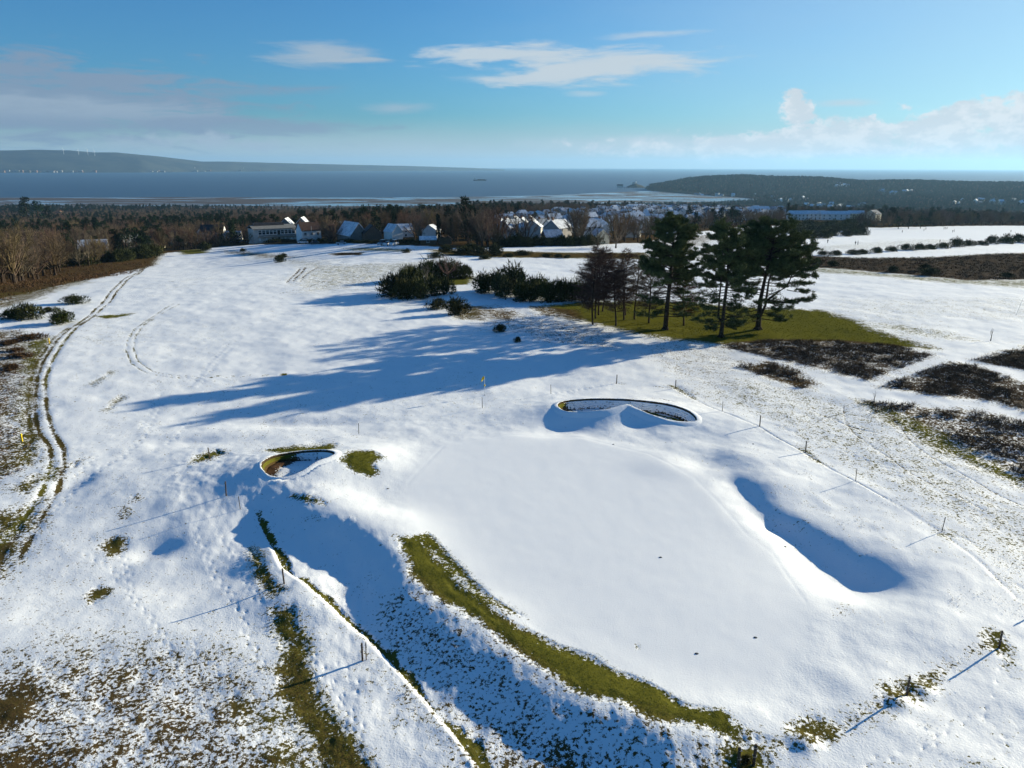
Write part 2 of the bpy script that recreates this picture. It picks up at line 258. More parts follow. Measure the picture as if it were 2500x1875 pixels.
# bare ground: polygon, amount, tint (0 green .. 0.5 brown heath .. 1 soil), soft edge in metres
BARE = [
    ([(862, 1162), (905, 1158), (935, 1200), (985, 1262), (1040, 1300), (1100, 1345), (1150, 1368), (1200, 1397), (1280, 1418), (1330, 1447), (1400, 1475), (1480, 1522), (1560, 1542), (1600, 1577), (1592, 1600), (1560, 1582), (1500, 1558), (1440, 1557), (1400, 1545), (1350, 1505), (1300, 1502), (1240, 1485), (1180, 1438), (1130, 1408), (1080, 1375), (1020, 1332), (960, 1288), (893, 1238), (888, 1200)], 1.0, 0.08, 0.25),
    ([(925, 1153), (1000, 1228), (1060, 1288), (1140, 1336), (1110, 1326), (1040, 1288), (972, 1222), (912, 1160)], 0.95, 0.05, 0.15),
    ([(740, 992), (752, 980), (778, 973), (802, 975), (822, 988), (800, 1000), (812, 1020), (800, 1026), (765, 1012)], 1.0, 0.0, 0.2),
    ([(575, 972), (640, 964), (720, 958), (718, 966), (650, 973), (600, 978)], 0.8, 0.05, 0.3),
    ([(628, 1073), (690, 1078), (702, 1087), (650, 1083)], 0.85, 0.1, 0.2),
    ([(660, 1113), (692, 1118), (690, 1122), (662, 1118)], 0.7, 0.3, 0.2),
    ([(222, 1175), (240, 1162), (265, 1165), (268, 1185), (240, 1195)], 0.95, 0.2, 0.25),
    ([(195, 1280), (210, 1268), (230, 1272), (215, 1290), (200, 1298)], 0.95, 0.2, 0.2),
    ([(590, 1320), (625, 1315), (640, 1350), (662, 1385), (660, 1440), (690, 1500), (725, 1560), (770, 1605), (830, 1700), (720, 1700), (680, 1610), (640, 1570), (612, 1500), (606, 1440), (620, 1400), (600, 1360)], 0.82, 0.30, 0.3),
    ([(540, 1180), (566, 1200), (590, 1258), (612, 1275), (585, 1285), (560, 1255), (545, 1220)], 0.85, 0.25, 0.25),
    ([(1165, 664), (1250, 652), (1450, 652), (1650, 666), (1770, 670), (1860, 697), (1890, 716), (2010, 752), (1900, 747), (1800, 737), (1700, 737), (1560, 742), (1440, 730), (1330, 708), (1250, 690)], 0.98, 0.06, 3.0),
    ([(1860, 690), (1960, 700), (2140, 740), (2060, 735), (1950, 722)], 0.5, 0.1, 2),
    ([(1545, 748), (1650, 735), (1800, 735), (1930, 745), (2025, 768), (1950, 795), (1880, 822), (1800, 803), (1720, 787), (1640, 768)], 0.63, 0.72, 1.0),
    ([(1590, 790), (1660, 780), (1720, 798), (1772, 830), (1735, 842), (1650, 815)], 0.68, 0.75, 0.8),
    ([(1500, 765), (1640, 775), (1700, 790), (1640, 800), (1540, 790)], 0.42, 0.6, 1),
    ([(1895, 836), (1950, 815), (2050, 782), (2110, 788), (2230, 832), (2330, 890), (2230, 893), (2130, 864), (2000, 852)], 0.66, 0.72, 0.8),
    ([(1850, 866), (1960, 872), (2100, 884), (2230, 915), (2400, 980), (2400, 1100), (2212, 1035), (2110, 975), (2000, 930), (1900, 895)], 0.58, 0.6, 1.5),
    ([(1850, 862), (1930, 880), (2050, 935), (2212, 1035), (2300, 1090), (2212, 1058), (2030, 975), (1900, 905)], 0.62, 0.15, 0.8),
    ([(2095, 778), (2230, 745), (2400, 760), (2300, 815), (2150, 788)], 0.70, 0.7, 1),
    ([(1730, 551), (1850, 557), (2000, 556), (2230, 546), (2500, 545), (2500, 602), (2230, 604), (2100, 606), (1950, 592), (1800, 580), (1720, 577)], 0.76, 0.74, 3),
    ([(1720, 577), (1800, 580), (1950, 592), (2100, 606), (2400, 604), (2400, 625), (2212, 622), (2050, 612), (1900, 598), (1740, 586)], 0.55, 0.1, 2.5),
    ([(930, 540), (1060, 543), (1250, 546), (1400, 545), (1400, 560), (1080, 556), (960, 552)], 0.85, 0.4, 4),
    ([(1000, 558), (1250, 560), (1240, 575), (1050, 570)], 0.3, 0.2, 5),
    ([(712, 548), (740, 546), (782, 546), (776, 551), (730, 552)], 1.0, 0.9, 1),
    ([(735, 536), (800, 534), (900, 540), (860, 545), (760, 543)], 0.6, 0.08, 3),
    ([(500, 540), (620, 553), (740, 570), (860, 566), (1000, 557), (900, 592), (760, 622), (640, 640), (610, 610), (640, 582), (560, 556)], 0.47, 0.18, 8),
    ([(380, 542), (440, 538), (450, 546), (400, 550)], 0.8, 0.05, 2),
    ([(480, 541), (560, 546), (640, 556), (560, 556), (490, 548)], 0.6, 0.4, 3),
    ([(-300, 560), (0, 585), (150, 570), (345, 549), (330, 573), (250, 590), (150, 612), (60, 636), (-300, 690)], 0.95, 0.55, 3),
    ([(-300, 650), (60, 628), (160, 612), (230, 596), (180, 612), (90, 645), (0, 668), (-300, 720)], 0.6, 0.35, 2),
    ([(-300, 720), (45, 712), (80, 745), (60, 800), (50, 900), (70, 960), (50, 1020), (-300, 1200)], 0.60, 0.45, 2.5),
    ([(62, 740), (110, 730), (85, 790), (72, 860), (75, 940), (60, 1000), (48, 960), (55, 860)], 0.72, 0.15, 0.8),
    ([(-100, 1150), (40, 1095), (100, 1070), (95, 1110), (90, 1150), (60, 1190), (0, 1260), (-100, 1290)], 0.62, 0.15, 1.0),
    ([(40, 1060), (80, 1025), (90, 1035), (60, 1065)], 0.7, 0.2, 0.5),
    ([(110, 1005), (140, 1012), (120, 1035), (112, 1028)], 0.7, 0.2, 0.4),
    ([(150, 998), (172, 994), (160, 1008)], 0.8, 0.3, 0.3),
    ([(415, 1000), (430, 985), (470, 973), (480, 980), (440, 995)], 0.8, 0.15, 0.4),
    ([(205, 683), (250, 678), (285, 676), (280, 681), (230, 687)], 0.85, 0.15, 0.4),
    ([(185, 832), (240, 800), (245, 806), (200, 835)], 0.6, 0.25, 0.4),
    ([(222, 888), (260, 855), (268, 860), (235, 892)], 0.7, 0.2, 0.4),
    ([(255, 1095), (275, 1085), (280, 1105), (262, 1112)], 0.55, 0.35, 0.5),
    ([(285, 1072), (300, 1068), (310, 1078), (295, 1082)], 0.7, 0.4, 0.3),
    ([(240, 1120), (275, 1095), (290, 1110), (270, 1125)], 0.5, 0.3, 0.5),
    ([(-200, 1420), (120, 1375), (400, 1372), (560, 1425), (600, 1500), (660, 1620), (700, 1800), (-300, 1800)], 0.485, 0.40, 3),
    ([(-100, 1520), (60, 1490), (60, 1540), (-60, 1600)], 0.8, 0.4, 0.8), ([(20, 1640), (90, 1620), (100, 1720), (0, 1720)], 0.8, 0.42, 0.8),
    ([(520, 1520), (610, 1540), (640, 1590), (560, 1600)], 0.62, 0.25, 0.6), ([(560, 1630), (640, 1620), (720, 1660), (700, 1720), (560, 1720)], 0.62, 0.25, 0.6),
    ([(800, 1450), (900, 1500), (1000, 1525), (1160, 1585), (1350, 1625), (1590, 1640), (1640, 1720), (1000, 1720), (985, 1640)], 0.43, 0.3, 1.5),
    ([(1120, 1540), (1260, 1590), (1330, 1660), (1240, 1720), (1060, 1700), (1020, 1600)], 0.46, 0.35, 1.0),
    ([(890, 1245), (1010, 1345), (1240, 1495), (1580, 1605), (1500, 1640), (1150, 1585), (900, 1480), (780, 1380), (820, 1300)], 0.43, 0.4, 1.5),
    ([(-300, 1000), (60, 1000), (160, 1060), (300, 1060), (420, 1180), (440, 1380), (300, 1400), (-300, 1440)], 0.29, 0.3, 4),
    ([(80, 760), (240, 740), (420, 860), (420, 990), (180, 1000), (110, 900)], 0.27, 0.25, 4),
    ([(2120, 1372), (2150, 1365), (2175, 1400), (2160, 1410), (2130, 1395)], 0.85, 0.15, 0.25),
    ([(1925, 1490), (1960, 1470), (1990, 1485), (2020, 1465), (2010, 1482), (1970, 1500), (1935, 1500)], 0.8, 0.2, 0.25),
    ([(2155, 1432), (2185, 1420), (2195, 1440), (2170, 1445)], 0.7, 0.2, 0.25),
    ([(1715, 1575), (1750, 1558), (1790, 1572), (1795, 1590), (1750, 1592)], 0.75, 0.25, 0.3),
    ([(1565, 1625), (1600, 1610), (1650, 1615), (1655, 1650), (1620, 1665), (1575, 1650)], 0.8, 0.15, 0.3),
    ([(1600, 1560), (1680, 1590), (1800, 1560), (1960, 1470), (2140, 1370), (2150, 1395), (1960, 1510), (1820, 1590), (1700, 1630), (1610, 1610)], 0.60, 0.3, 0.6),
    ([(1790, 1312), (1830, 1310), (1845, 1325), (1815, 1330)], 0.55, 0.3, 0.4),
    ([(1365, 1390), (1385, 1388), (1390, 1405), (1372, 1408)], 0.75, 0.1, 0.15),
    ([(1720, 965), (1742, 972), (1790, 1005), (1775, 1002), (1745, 985)], 0.7, 0.1, 0.2), ([(2020, 1150), (2060, 1150), (2080, 1160), (2040, 1158)], 0.7, 0.15, 0.2),
    ([(1448, 832), (1465, 835), (1500, 862), (1485, 852)], 0.75, 0.1, 0.25), ([(2085, 1160), (2130, 1180), (2120, 1192), (2095, 1175)], 0.6, 0.15, 0.2),
    ([(2160, 1240), (2210, 1262), (2230, 1280), (2190, 1262)], 0.6, 0.15, 0.3),
    ([(1480, 840), (1560, 800), (1800, 850), (2000, 960), (2300, 1130), (2400, 1300), (2212, 1280), (2060, 1150), (1860, 1035), (1650, 910)], 0.42, 0.2, 2.5),
    ([(1380, 740), (1550, 745), (1640, 800), (1500, 830), (1400, 790)], 0.41, 0.35, 2.5),
    ([(1160, 680), (1330, 715), (1350, 760), (1180, 740), (1030, 700), (1000, 670), (1080, 655)], 0.44, 0.5, 2),
    ([(1060, 668), (1110, 672), (1100, 690), (1060, 685)], 0.65, 0.5, 0.8), ([(1140, 660), (1250, 668), (1260, 692), (1170, 682)], 0.62, 0.45, 1),
    ([(968, 660), (1050, 660), (1040, 690), (980, 690)], 0.65, 0.35, 0.8), ([(930, 600), (1020, 598), (1010, 614), (960, 616)], 0.95, 0.08, 1.5),
    ([(1770, 668), (1900, 690), (2060, 690), (2300, 700), (2300, 640), (2000, 640), (1800, 645)], 0.37, 0.12, 6),
    ([(1690, 535), (1850, 525), (1980, 516), (2130, 505), (2212, 500), (2212, 520), (2000, 532), (1800, 545)], 0.42, 0.15, 8),
    ([(1480, 545), (1700, 553), (1735, 575), (1600, 575), (1480, 560)], 0.5, 0.3, 5),
    ([(1650, 487), (1800, 480), (1900, 488), (2212, 486), (2300, 492), (2000, 497), (1880, 497), (1700, 500)], 0.7, 0.25, 8),
    ([(1420, 530), (1480, 510), (1560, 505), (1600, 500), (1520, 530), (1460, 545)], 0.55, 0.6, 5),
]
BAREW = [(GP(p), a, t, s) for p, a, t, s in BARE]
# tracks: points, half width, depth, bare, tint
Z5 = lambda P: zm(P, 0.3733, 0, 575)
Z7 = lambda P: zm(P, 0.2986, 1681, 566)
Z1 = lambda P: zm(P, 0.32, 265.5, 796.3)
Z2 = lambda P: zm(P, 0.36, 0, 1150)
Z4 = lambda P: zm(P, 0.3866, 1504, 1017.5)
TRACKS = [
    (Z5([(830, 0), (770, 50), (690, 100), (600, 200), (510, 290), (420, 350), (330, 430), (250, 560), (215, 650), (205, 850), (220, 950), (290, 1050), (300, 1120), (280, 1230), (220, 1350), (130, 1470), (60, 1590), (0, 1680), (-60, 1800)]), 0.30, 0.03, 0.74, 0.36),
    (Z5([(840, 0), (790, 50), (720, 100), (640, 200), (540, 290), (450, 350), (370, 440), (300, 560), (265, 650), (270, 830), (310, 960), (370, 1060), (375, 1150), (340, 1290), (260, 1430), (180, 1570), (120, 1680)]), 0.30, 0.03, 0.74, 0.36),
    (Z5([(400, 350), (300, 430), (215, 560), (180, 650), (165, 800), (170, 900), (190, 1000), (150, 1060)]), 0.40, 0.02, 0.66, 0.3), (Z5([(480, 310), (395, 400), (335, 500), (285, 600), (262, 700)]), 0.16, 0.02, 0.5, 0.2), (Z5([(320, 1130), (250, 1300), (170, 1420), (60, 1540), (0, 1600)]), 0.5, 0.02, 0.55, 0.2),
    (Z5([(1000, 215), (880, 290), (780, 360), (735, 430), (730, 490), (760, 560), (830, 610), (960, 640), (1100, 645), (1300, 640), (1659, 628)]), 0.12, 0.015, 0.58, 0.25),
    (Z5([(1040, 215), (900, 290), (830, 340), (780, 410), (775, 480), (800, 550), (880, 605), (1000, 630), (1150, 635), (1659, 622)]), 0.12, 0.015, 0.58, 0.25),
    (Z7([(475, 1040), (490, 1150), (560, 1240), (700, 1340), (800, 1410), (900, 1480), (1000, 1550), (1200, 1650), (1500, 1800)]), 0.10, 0.025, 0.55, 0.35),
    (Z7([(800, 1090), (900, 1210), (980, 1310), (1080, 1390), (1200, 1460), (1400, 1570), (1540, 1659), (1760, 1760)]), 0.10, 0.025, 0.55, 0.35),
    (Z7([(300, 1090), (420, 1140), (550, 1190), (750, 1240)]), 0.12, 0.05, 0.5, 0.35),
    ([(1190, 849), (1332, 828), (1459, 838), (1500, 862), (1560, 890), (1641, 922), (1740, 978), (1848, 1042), (1940, 1090), (2035, 1148), (2120, 1215), (2200, 1290)], 0.10, 0.04, 0.44, 0.25),
    ([(620, 610), (640, 590), (650, 578)], 0.3, 0.05, 0.75, 0.5), ([(632, 608), (650, 590), (660, 578)], 0.3, 0.05, 0.75, 0.5), ([(648, 608), (664, 590), (690, 575)], 0.3, 0.05, 0.7, 0.5),
    ([(600, 635), (660, 622), (720, 600)], 0.25, 0.04, 0.6, 0.4), ([(180, 600), (300, 592), (480, 598), (620, 594)], 0.2, 0.03, 0.4, 0.3), ([(250, 640), (400, 632), (600, 640)], 0.2, 0.03, 0.38, 0.3),
    ([(455, 990), (600, 966), (700, 952), (775, 936)], 0.12, 0.03, 0.42, 0.3),
    ([(1290, 858), (1370, 862), (1420, 862), (1455, 868)], 0.16, 0.02, 0.5, 0.5),
    ([(1375, 884), (1405, 891), (1450, 901), (1500, 906)], 0.35, 0.02, 0.95, 0.05),
    ([(880, 1045), (960, 962), (1100, 938), (1250, 944), (1400, 980), (1500, 1032), (1560, 1092), (1610, 1150), (1670, 1197), (1740, 1300)], 0.10, 0.012, 0.0, 0.1),
]
STEPS = [
    Z1([(480, 1060), (500, 1130), (540, 1220), (575, 1300), (610, 1370), (655, 1440), (720, 1520), (760, 1600), (820, 1659)]),
    Z1([(650, 1110), (710, 1210), (765, 1290), (800, 1350), (840, 1450), (910, 1560), (970, 1620)]),
    Z2([(1440, 450), (1470, 530), (1480, 620), (1530, 720), (1570, 780), (1650, 880)]), Z2([(1850, 700), (1960, 850), (2060, 1000), (2160, 1150), (2200, 1300)]), Z2([(1900, 780), (2000, 960), (2080, 1100), (2130, 1300)]), Z2([(2040, 780), (2130, 880), (2180, 1000)]),
    Z2([(740, 130), (770, 250), (780, 370), (860, 470), (950, 590), (1030, 720), (1080, 830), (1140, 900)]), Z2([(520, 120), (680, 220), (730, 330)]), Z2([(1120, 660), (1300, 820), (1500, 980)]),
    Z4([(1715, 1110), (1690, 1200), (1660, 1310), (1590, 1360), (1500, 1390), (1400, 1430), (1340, 1510), (1250, 1580), (1120, 1590), (980, 1620), (850, 1659)]), Z4([(1740, 1100), (1710, 1200), (1680, 1290)]), Z4([(1690, 1420), (1710, 1540), (1690, 1659)]), Z4([(1820, 1420), (1780, 1480), (1620, 1560), (1520, 1600)]),
    Z5([(930, 740), (880, 830), (830, 900), (820, 950)]), Z5([(950, 780), (890, 880), (850, 960)]), Z5([(870, 950), (780, 1040), (700, 1110), (620, 1150)]), Z5([(640, 1130), (460, 1270), (400, 1320), (300, 1420), (250, 1480)]), Z5([(1100, 900), (1020, 990), (930, 1040)]), Z5([(1150, 700), (1250, 560), (1380, 420)]), Z5([(1100, 700), (1210, 560), (1330, 440)]), Z5([(560, 1100), (480, 1180), (420, 1250)]),
    Z7([(0, 1180), (200, 1260), (420, 1340), (640, 1400)]), Z7([(60, 1000), (260, 1080), (420, 1160)]), Z7([(560, 1390), (760, 1470), (960, 1590)]),
    Z1([(1000, 780), (880, 850), (790, 900)]), Z1([(1240, 1040), (1200, 1110), (1180, 1160)]),
]
TRACKW = [(GP(p), w, d, b, t) for p, w, d, b, t in TRACKS]
STEPW = [GP(p) for p in STEPS]
VILLAGE = GP([(1040, 506), (1095, 476), (1200, 462), (1330, 455), (1500, 455), (1690, 458), (1700, 474), (1545, 484), (1440, 505), (1350, 516), (1230, 520), (1060, 516)])

GROUND_MAT = None
def mat_ground():
    m = bpy.data.materials.new('snow_and_turf'); m.use_nodes = True; t = NT(m.node_tree)
    tc = t.n('ShaderNodeTexCoord'); P = tc.outputs['Object']
    def at(n): a = t.n('ShaderNodeAttribute', attribute_name=n); return a.outputs['Fac']
    bare, tint, rgh = at('bare'), at('tint'), at('rough')
    n1 = t.noise(P, 0.9, 5, 0.6, 0.4); n2 = t.noise(P, 5.0, 4, 0.65); n3 = t.noise(P, 22, 3, 0.6)
    nn = t.m('MULTIPLY_ADD', n2, 0.60, t.m('MULTIPLY_ADD', n1, 0.22, t.m('MULTIPLY', n3, 0.18)))
    val = t.m('MULTIPLY_ADD', t.m('SUBTRACT', nn, 0.5), 2.3, bare)
    fac = t.ramp(val, 0.46, 0.54)
    # turf colours
    g = t.mix(n1, (0.075, 0.086, 0.012), (0.135, 0.138, 0.022)); g = t.mix(t.m('MULTIPLY', n3, 0.6), g, (0.12, 0.095, 0.022))
    b = t.mix(n2, (0.038, 0.026, 0.013), (0.12, 0.078, 0.034)); h = t.mix(n2, (0.028, 0.020, 0.013), (0.090, 0.064, 0.040)); so = t.mix(n2, (0.05, 0.028, 0.016), (0.12, 0.07, 0.04))
    tj = t.m('MULTIPLY_ADD', t.m('SUBTRACT', n2, 0.5), 0.35, tint)
    c = t.mix(t.ramp(tj, 0.12, 0.48), g, b); c = t.mix(t.ramp(tj, 0.55, 0.72), c, h); c = t.mix(t.ramp(tj, 0.88, 0.97), c, so)
    snow = t.mix(n1, (0.82, 0.85, 0.89), (0.88, 0.895, 0.91))
    base = t.mix(fac, snow, c)
    bs = t.n('ShaderNodeBsdfPrincipled'); t.l(base, bs.inputs['Base Color'])
    t.l(t.m('MULTIPLY_ADD', fac, 0.3, 0.6), bs.inputs['Roughness']); t.l(t.m('MULTIPLY_ADD', fac, -0.22, 0.22), bs.inputs['Specular IOR Level'])
    # relief: snow grains, turf fibre, snow lip
    fine = t.m('MULTIPLY', t.noise(P, 9, 3, 0.65), t.m('MULTIPLY_ADD', rgh, 0.055, 0.014))
    fine = t.m('MULTIPLY_ADD', t.m('MULTIPLY', n1, rgh), 0.10, fine)
    fine = t.m('ADD', fine, t.m('MULTIPLY', t.noise(P, 40, 2, 0.6), 0.004))
    turf = t.m('MULTIPLY', t.m('MULTIPLY', n3, fac), 0.03)
    lip = t.m('MULTIPLY', fac, -0.045)
    hgt = t.m('ADD', t.m('ADD', fine, turf), lip)
    bp = t.n('ShaderNodeBump'); bp.inputs['Distance'].default_value = 1.0; bp.inputs['Strength'].default_value = 0.55
    t.l(hgt, bp.inputs['Height']); t.l(bp.outputs[0], bs.inputs['Normal'])
    o = t.n('ShaderNodeOutputMaterial'); t.l(bs.outputs[0], o.inputs[0])
    return m

GM = mat_ground()
def build_ground():
    AZ = np.radians(np.concatenate([np.linspace(-180, -52, 22)[:-1], np.linspace(-52, -38, 60)[:-1], np.linspace(-38, 38, 760), np.linspace(38, 52, 60)[1:], np.linspace(52, 180, 22)[1:]]))
    R = np.concatenate([[0.5, 3, 6, 9, 12], np.exp(np.arange(math.log(14.5), math.log(58), 0.0050)), np.exp(np.arange(math.log(58.2), math.log(76), 0.0022)), np.exp(np.arange(math.log(76.3), math.log(430), 0.0052)), np.exp(np.arange(math.log(434), math.log(10500), 0.018))])
    A, RR = np.meshgrid(AZ, R); X = (RR*np.sin(A)).ravel(); Y = (RR*np.cos(A)).ravel()
    Z = HS(X, Y); r = np.hypot(X, Y)
    near = r < 460
    bare = np.zeros(X.shape); tint = np.zeros(X.shape); rough = np.full(X.shape, 0.5)
    sdo = poly_sd(X, Y, OPEN)
    infr = near & (np.abs(X) < Y*1.4+10)
    x, y = X[infr], Y[infr]; rr = r[infr]
    wob = 0.5*(fbm(x, y, 2.2, 4)-0.5)*2; big = fbm(x, y, 14, 3, off=3.3)
    b = 0.24+0.22*(big-0.5)+0.03*S(120, 300, rr); ti = 0.15+0.5*(fbm(x, y, 6, 3, off=9)-0.35); ti = np.clip(ti, 0, 0.45)
    sdg, _ = culled(poly_sd, x, y, GREEN, 6, -6); gr = S(-1.5, 1.0, sdg)
    b = b*(1-gr)-0.1*gr
    streak = fbm(x*0.5+y*0.2, y*1.2, 1.3, 3, off=2)-0.5
    b = b+0.25*streak*(1-gr)*S(60, 160, rr)
    for P, a, tt, sf in BAREW:
        sd, k = culled(poly_sd, x, y, P, sf*1.5+3.0, -9.0)
        if not k.any(): continue
        sk = sf+0.55+0.004*rr[k]; w = S(-1.0, 1.0, (sd[k]+wob[k]*(0.5+0.5*sf))/sk)
        b[k] = np.where(a > b[k], b[k]+(a-b[k])*w, b[k]); ti[k] = ti[k]+(tt-ti[k])*w
    # ledge strip facing the sun, bunker walls and floors
    d, side, par = line_d(x, y, LEDGE); k = (side > 0) & (par > 0.04)
    w = np.where(k, 1-S(0.15, 0.75, d+wob*0.4+1.3*(fbm(x, y, 1.7, 3)-0.5)), 0)*S(0.10, 0.2, par); b = np.maximum(b, w*0.70); ti = np.where(w > 0.3, 0.2, ti)
    sd1, k1 = culled(poly_sd, x, y, BUNK1, 3, -3.0); sd2, k2 = culled(poly_sd, x, y, BUNK2, 3, -3.0)
    for sd in (sd1, sd2): ins = sd > -0.5; b = np.where(ins, 0.30, b); ti = np.where(ins, 0.8, ti)
    bx = U0(645, 1000, -0.6); bare_half = S(-0.6, 1.2, bx[0]-x+1.5*wob)*(sd2 > -0.3); b = np.maximum(b, bare_half*0.95); ti = np.where(bare_half > 0.3, 0.97, ti)  # bare soil over the left half of the rounded bunker
    # woodland floor outside the open common
    so = sdo[infr]; w = S(2, -4, so) if False else 1-S(-4, 2, so+wob*4); b = b+(1.0-b)*w; ti = ti+(0.6-ti)*w
    # relief
    lump = fbm(x, y, 0.75, 3, 0.55)-0.5; dim = fbm(x, y, 5.5, 3, off=5)-0.5; sw = fbm(x, y, 22, 2, off=8)-0.5
    tus = S(0.40, 0.5, b)*(1-S(0.75, 0.95, b)); rgn = 1-0.95*gr
    near_f = 1-S(150, 320, rr); bankf = (poly_sd(x, y, LOW) > 0)*(1-S(5, 9, line_d(x, y, CREST)[0]))
    mid = fbm(x, y, 2.1, 2, off=11)-0.5
    dz = (0.22*sw*S(40, 90, rr)+0.30*dim+0.07*mid)*rgn + lump*(0.035+0.14*tus+0.07*bankf)*rgn*near_f + 0.012*(fbm(x, y, 1.1, 2, off=4)-0.5)
    mnd = S(0.55, 0.8, ti)*S(0.5, 0.8, b)*near_f; dz = dz+mnd*(0.42*(fbm(x, y, 2.4, 3, off=6)-0.4))
    b = b+0.20*lump*(tus+0.25*S(0.28, 0.36, b)*(1-S(0.45, 0.6, b)))
    dz -= 0.035*S(0.45, 0.6, b)*near_f
    for P, hw, dep, ba, tt in TRACKW:
        d, k = culled(lambda a, c, q: line_d(a, c, q)[0], x, y, P, 1.0, 9.0)
        if not k.any(): continue
        res = 0.0016*rr[k]; hwk = np.maximum(hw, res)
        g = np.exp(-(d[k]/hwk)**2); dz[k] -= dep*g
        pat = 0.45+1.1*fbm(x[k], y[k], 2.2, 3, off=1)
        b[k] = np.maximum(b[k], ba*g*pat); ti[k] = np.where(g > 0.4, tt, ti[k])
    rnd = random.Random(3)
    for P in STEPW:
        P = np.array(P); seg = np.hypot(*(P[1:]-P[:-1]).T); cum = np.concatenate([[0], np.cumsum(seg)]); n = int(cum[-1]/0.62)
        for i in range(n):
            s = i*0.62+rnd.uniform(-.06, .06); px = np.interp(s, cum, P[:, 0]); py = np.interp(s, cum, P[:, 1])
            j = min(np.searchsorted(cum, s), len(P)-1); j = max(j, 1); tx, ty = (P[j]-P[j-1])/max(seg[j-1], 1e-6)
            o = (0.13 if i % 2 else -0.13)+rnd.uniform(-.05, .05); px -= ty*o; py += tx*o
            k = (np.abs(x-px) < 0.7) & (np.abs(y-py) < 0.7)
            if not k.any(): continue
            u = (x[k]-px)*tx+(y[k]-py)*ty; v = -(x[k]-px)*ty+(y[k]-py)*tx
            q = math.hypot(px, py)*0.0024
            g = np.exp(-(u/max(.15, q))**2-(v/max(.085, q))**2); dz[k] -= 0.035*g; b[k] = np.maximum(b[k], 0.43*g)
    Z[infr] += dz; bare[infr] = b; tint[infr] = ti; rough[infr] = np.clip(0.35+0.5*tus+0.3*S(.3, .5, b)-0.33*gr, 0, 1)
    fa = ~infr; wf = 1-S(-4, 2, sdo[fa]); bare[fa] = wf; tint[fa] = np.where(r[fa] > 700, 0.72, 0.6)*wf
    Z[~near] += 3.0*(fbm(X[~near], Y[~near], 120, 3)-0.5)*S(460, 700, r[~near])*(Z[~near] > SEA+3)
    nr, nc = len(R), len(AZ)
    me = bpy.data.meshes.new('ground'); V = np.stack([X, Y, Z], 1).astype(np.float32)
    i, j = np.meshgrid(np.arange(nr-1), np.arange(nc-1), indexing='ij'); a = (i*nc+j).ravel()
    F = np.stack([a, a+1, a+nc+1, a+nc], 1)[:, ::-1].astype(np.int32)
    me.vertices.add(len(V)); me.vertices.foreach_set('co', V.ravel())
    me.loops.add(F.size); me.loops.foreach_set('vertex_index', F.ravel())
    me.polygons.add(len(F)); me.polygons.foreach_set('loop_start', np.arange(0, F.size, 4, dtype=np.int32)); me.polygons.foreach_set('loop_total', np.full(len(F), 4, np.int32))
    me.polygons.foreach_set('use_smooth', np.ones(len(F), bool))
    for nm, arr in (('bare', bare), ('tint', tint), ('rough', rough)):
        at = me.attributes.new(nm, 'FLOAT', 'POINT'); at.data.foreach_set('value', arr.astype(np.float32))
    me.update(); me.validate()
    o = bpy.data.objects.new('ground', me); col.objects.link(o); me.materials.append(GM); o['kind'] = 'structure'
    return o, (X, Y, Z)
ground, _g = build_ground()
_gAZ = None
def gz(x, y):
    return hs1(x, y)

# ------------------------------------------------------------------ materials
def principled(name, colour, rough=0.8, var=0.15, nscale=3.0, spec=0.06, rand=0.0, metal=0.0, alt=None, bump=0.0):
    m = bpy.data.materials.new(name); m.use_nodes = True; t = NT(m.node_tree)
    tc = t.n('ShaderNodeTexCoord'); n = t.noise(tc.outputs['Object'], nscale, 4, 0.6)
    lo = tuple(max(0, c*(1-var*2)) for c in colour); hi = tuple(c*(1+var*2) for c in colour)
    if alt: lo, hi = colour, alt
    c = t.mix(t.ramp(n, 0.3, 0.7), lo, hi)
    if rand:
        oi = t.n('ShaderNodeObjectInfo'); hs = t.n('ShaderNodeHueSaturation')
        t.l(t.m('MULTIPLY_ADD', oi.outputs['Random'], rand*0.12, 0.5-rand*0.06), hs.inputs['Hue'])
        t.l(t.m('MULTIPLY_ADD', t.m('FRACT', t.m('MULTIPLY', oi.outputs['Random'], 7.31)), rand*1.2, 1-rand*0.5), hs.inputs['Value'])
        t.l(t.m('MULTIPLY_ADD', t.m('FRACT', t.m('MULTIPLY', oi.outputs['Random'], 13.7)), rand*0.9, 1-rand*0.45), hs.inputs['Saturation'])
        t.l(c, hs.inputs['Color']); c = hs.outputs[0]
    b = t.n('ShaderNodeBsdfPrincipled'); t.l(c, b.inputs['Base Color']); b.inputs['Roughness'].default_value = rough
    b.inputs['Specular IOR Level'].default_value = spec; b.inputs['Metallic'].default_value = metal
    if bump:
        bp = t.n('ShaderNodeBump'); bp.inputs['Distance'].default_value = bump; t.l(n, bp.inputs['Height']); t.l(bp.outputs[0], b.inputs['Normal'])
    o = t.n('ShaderNodeOutputMaterial'); t.l(b.outputs[0], o.inputs[0]); return m
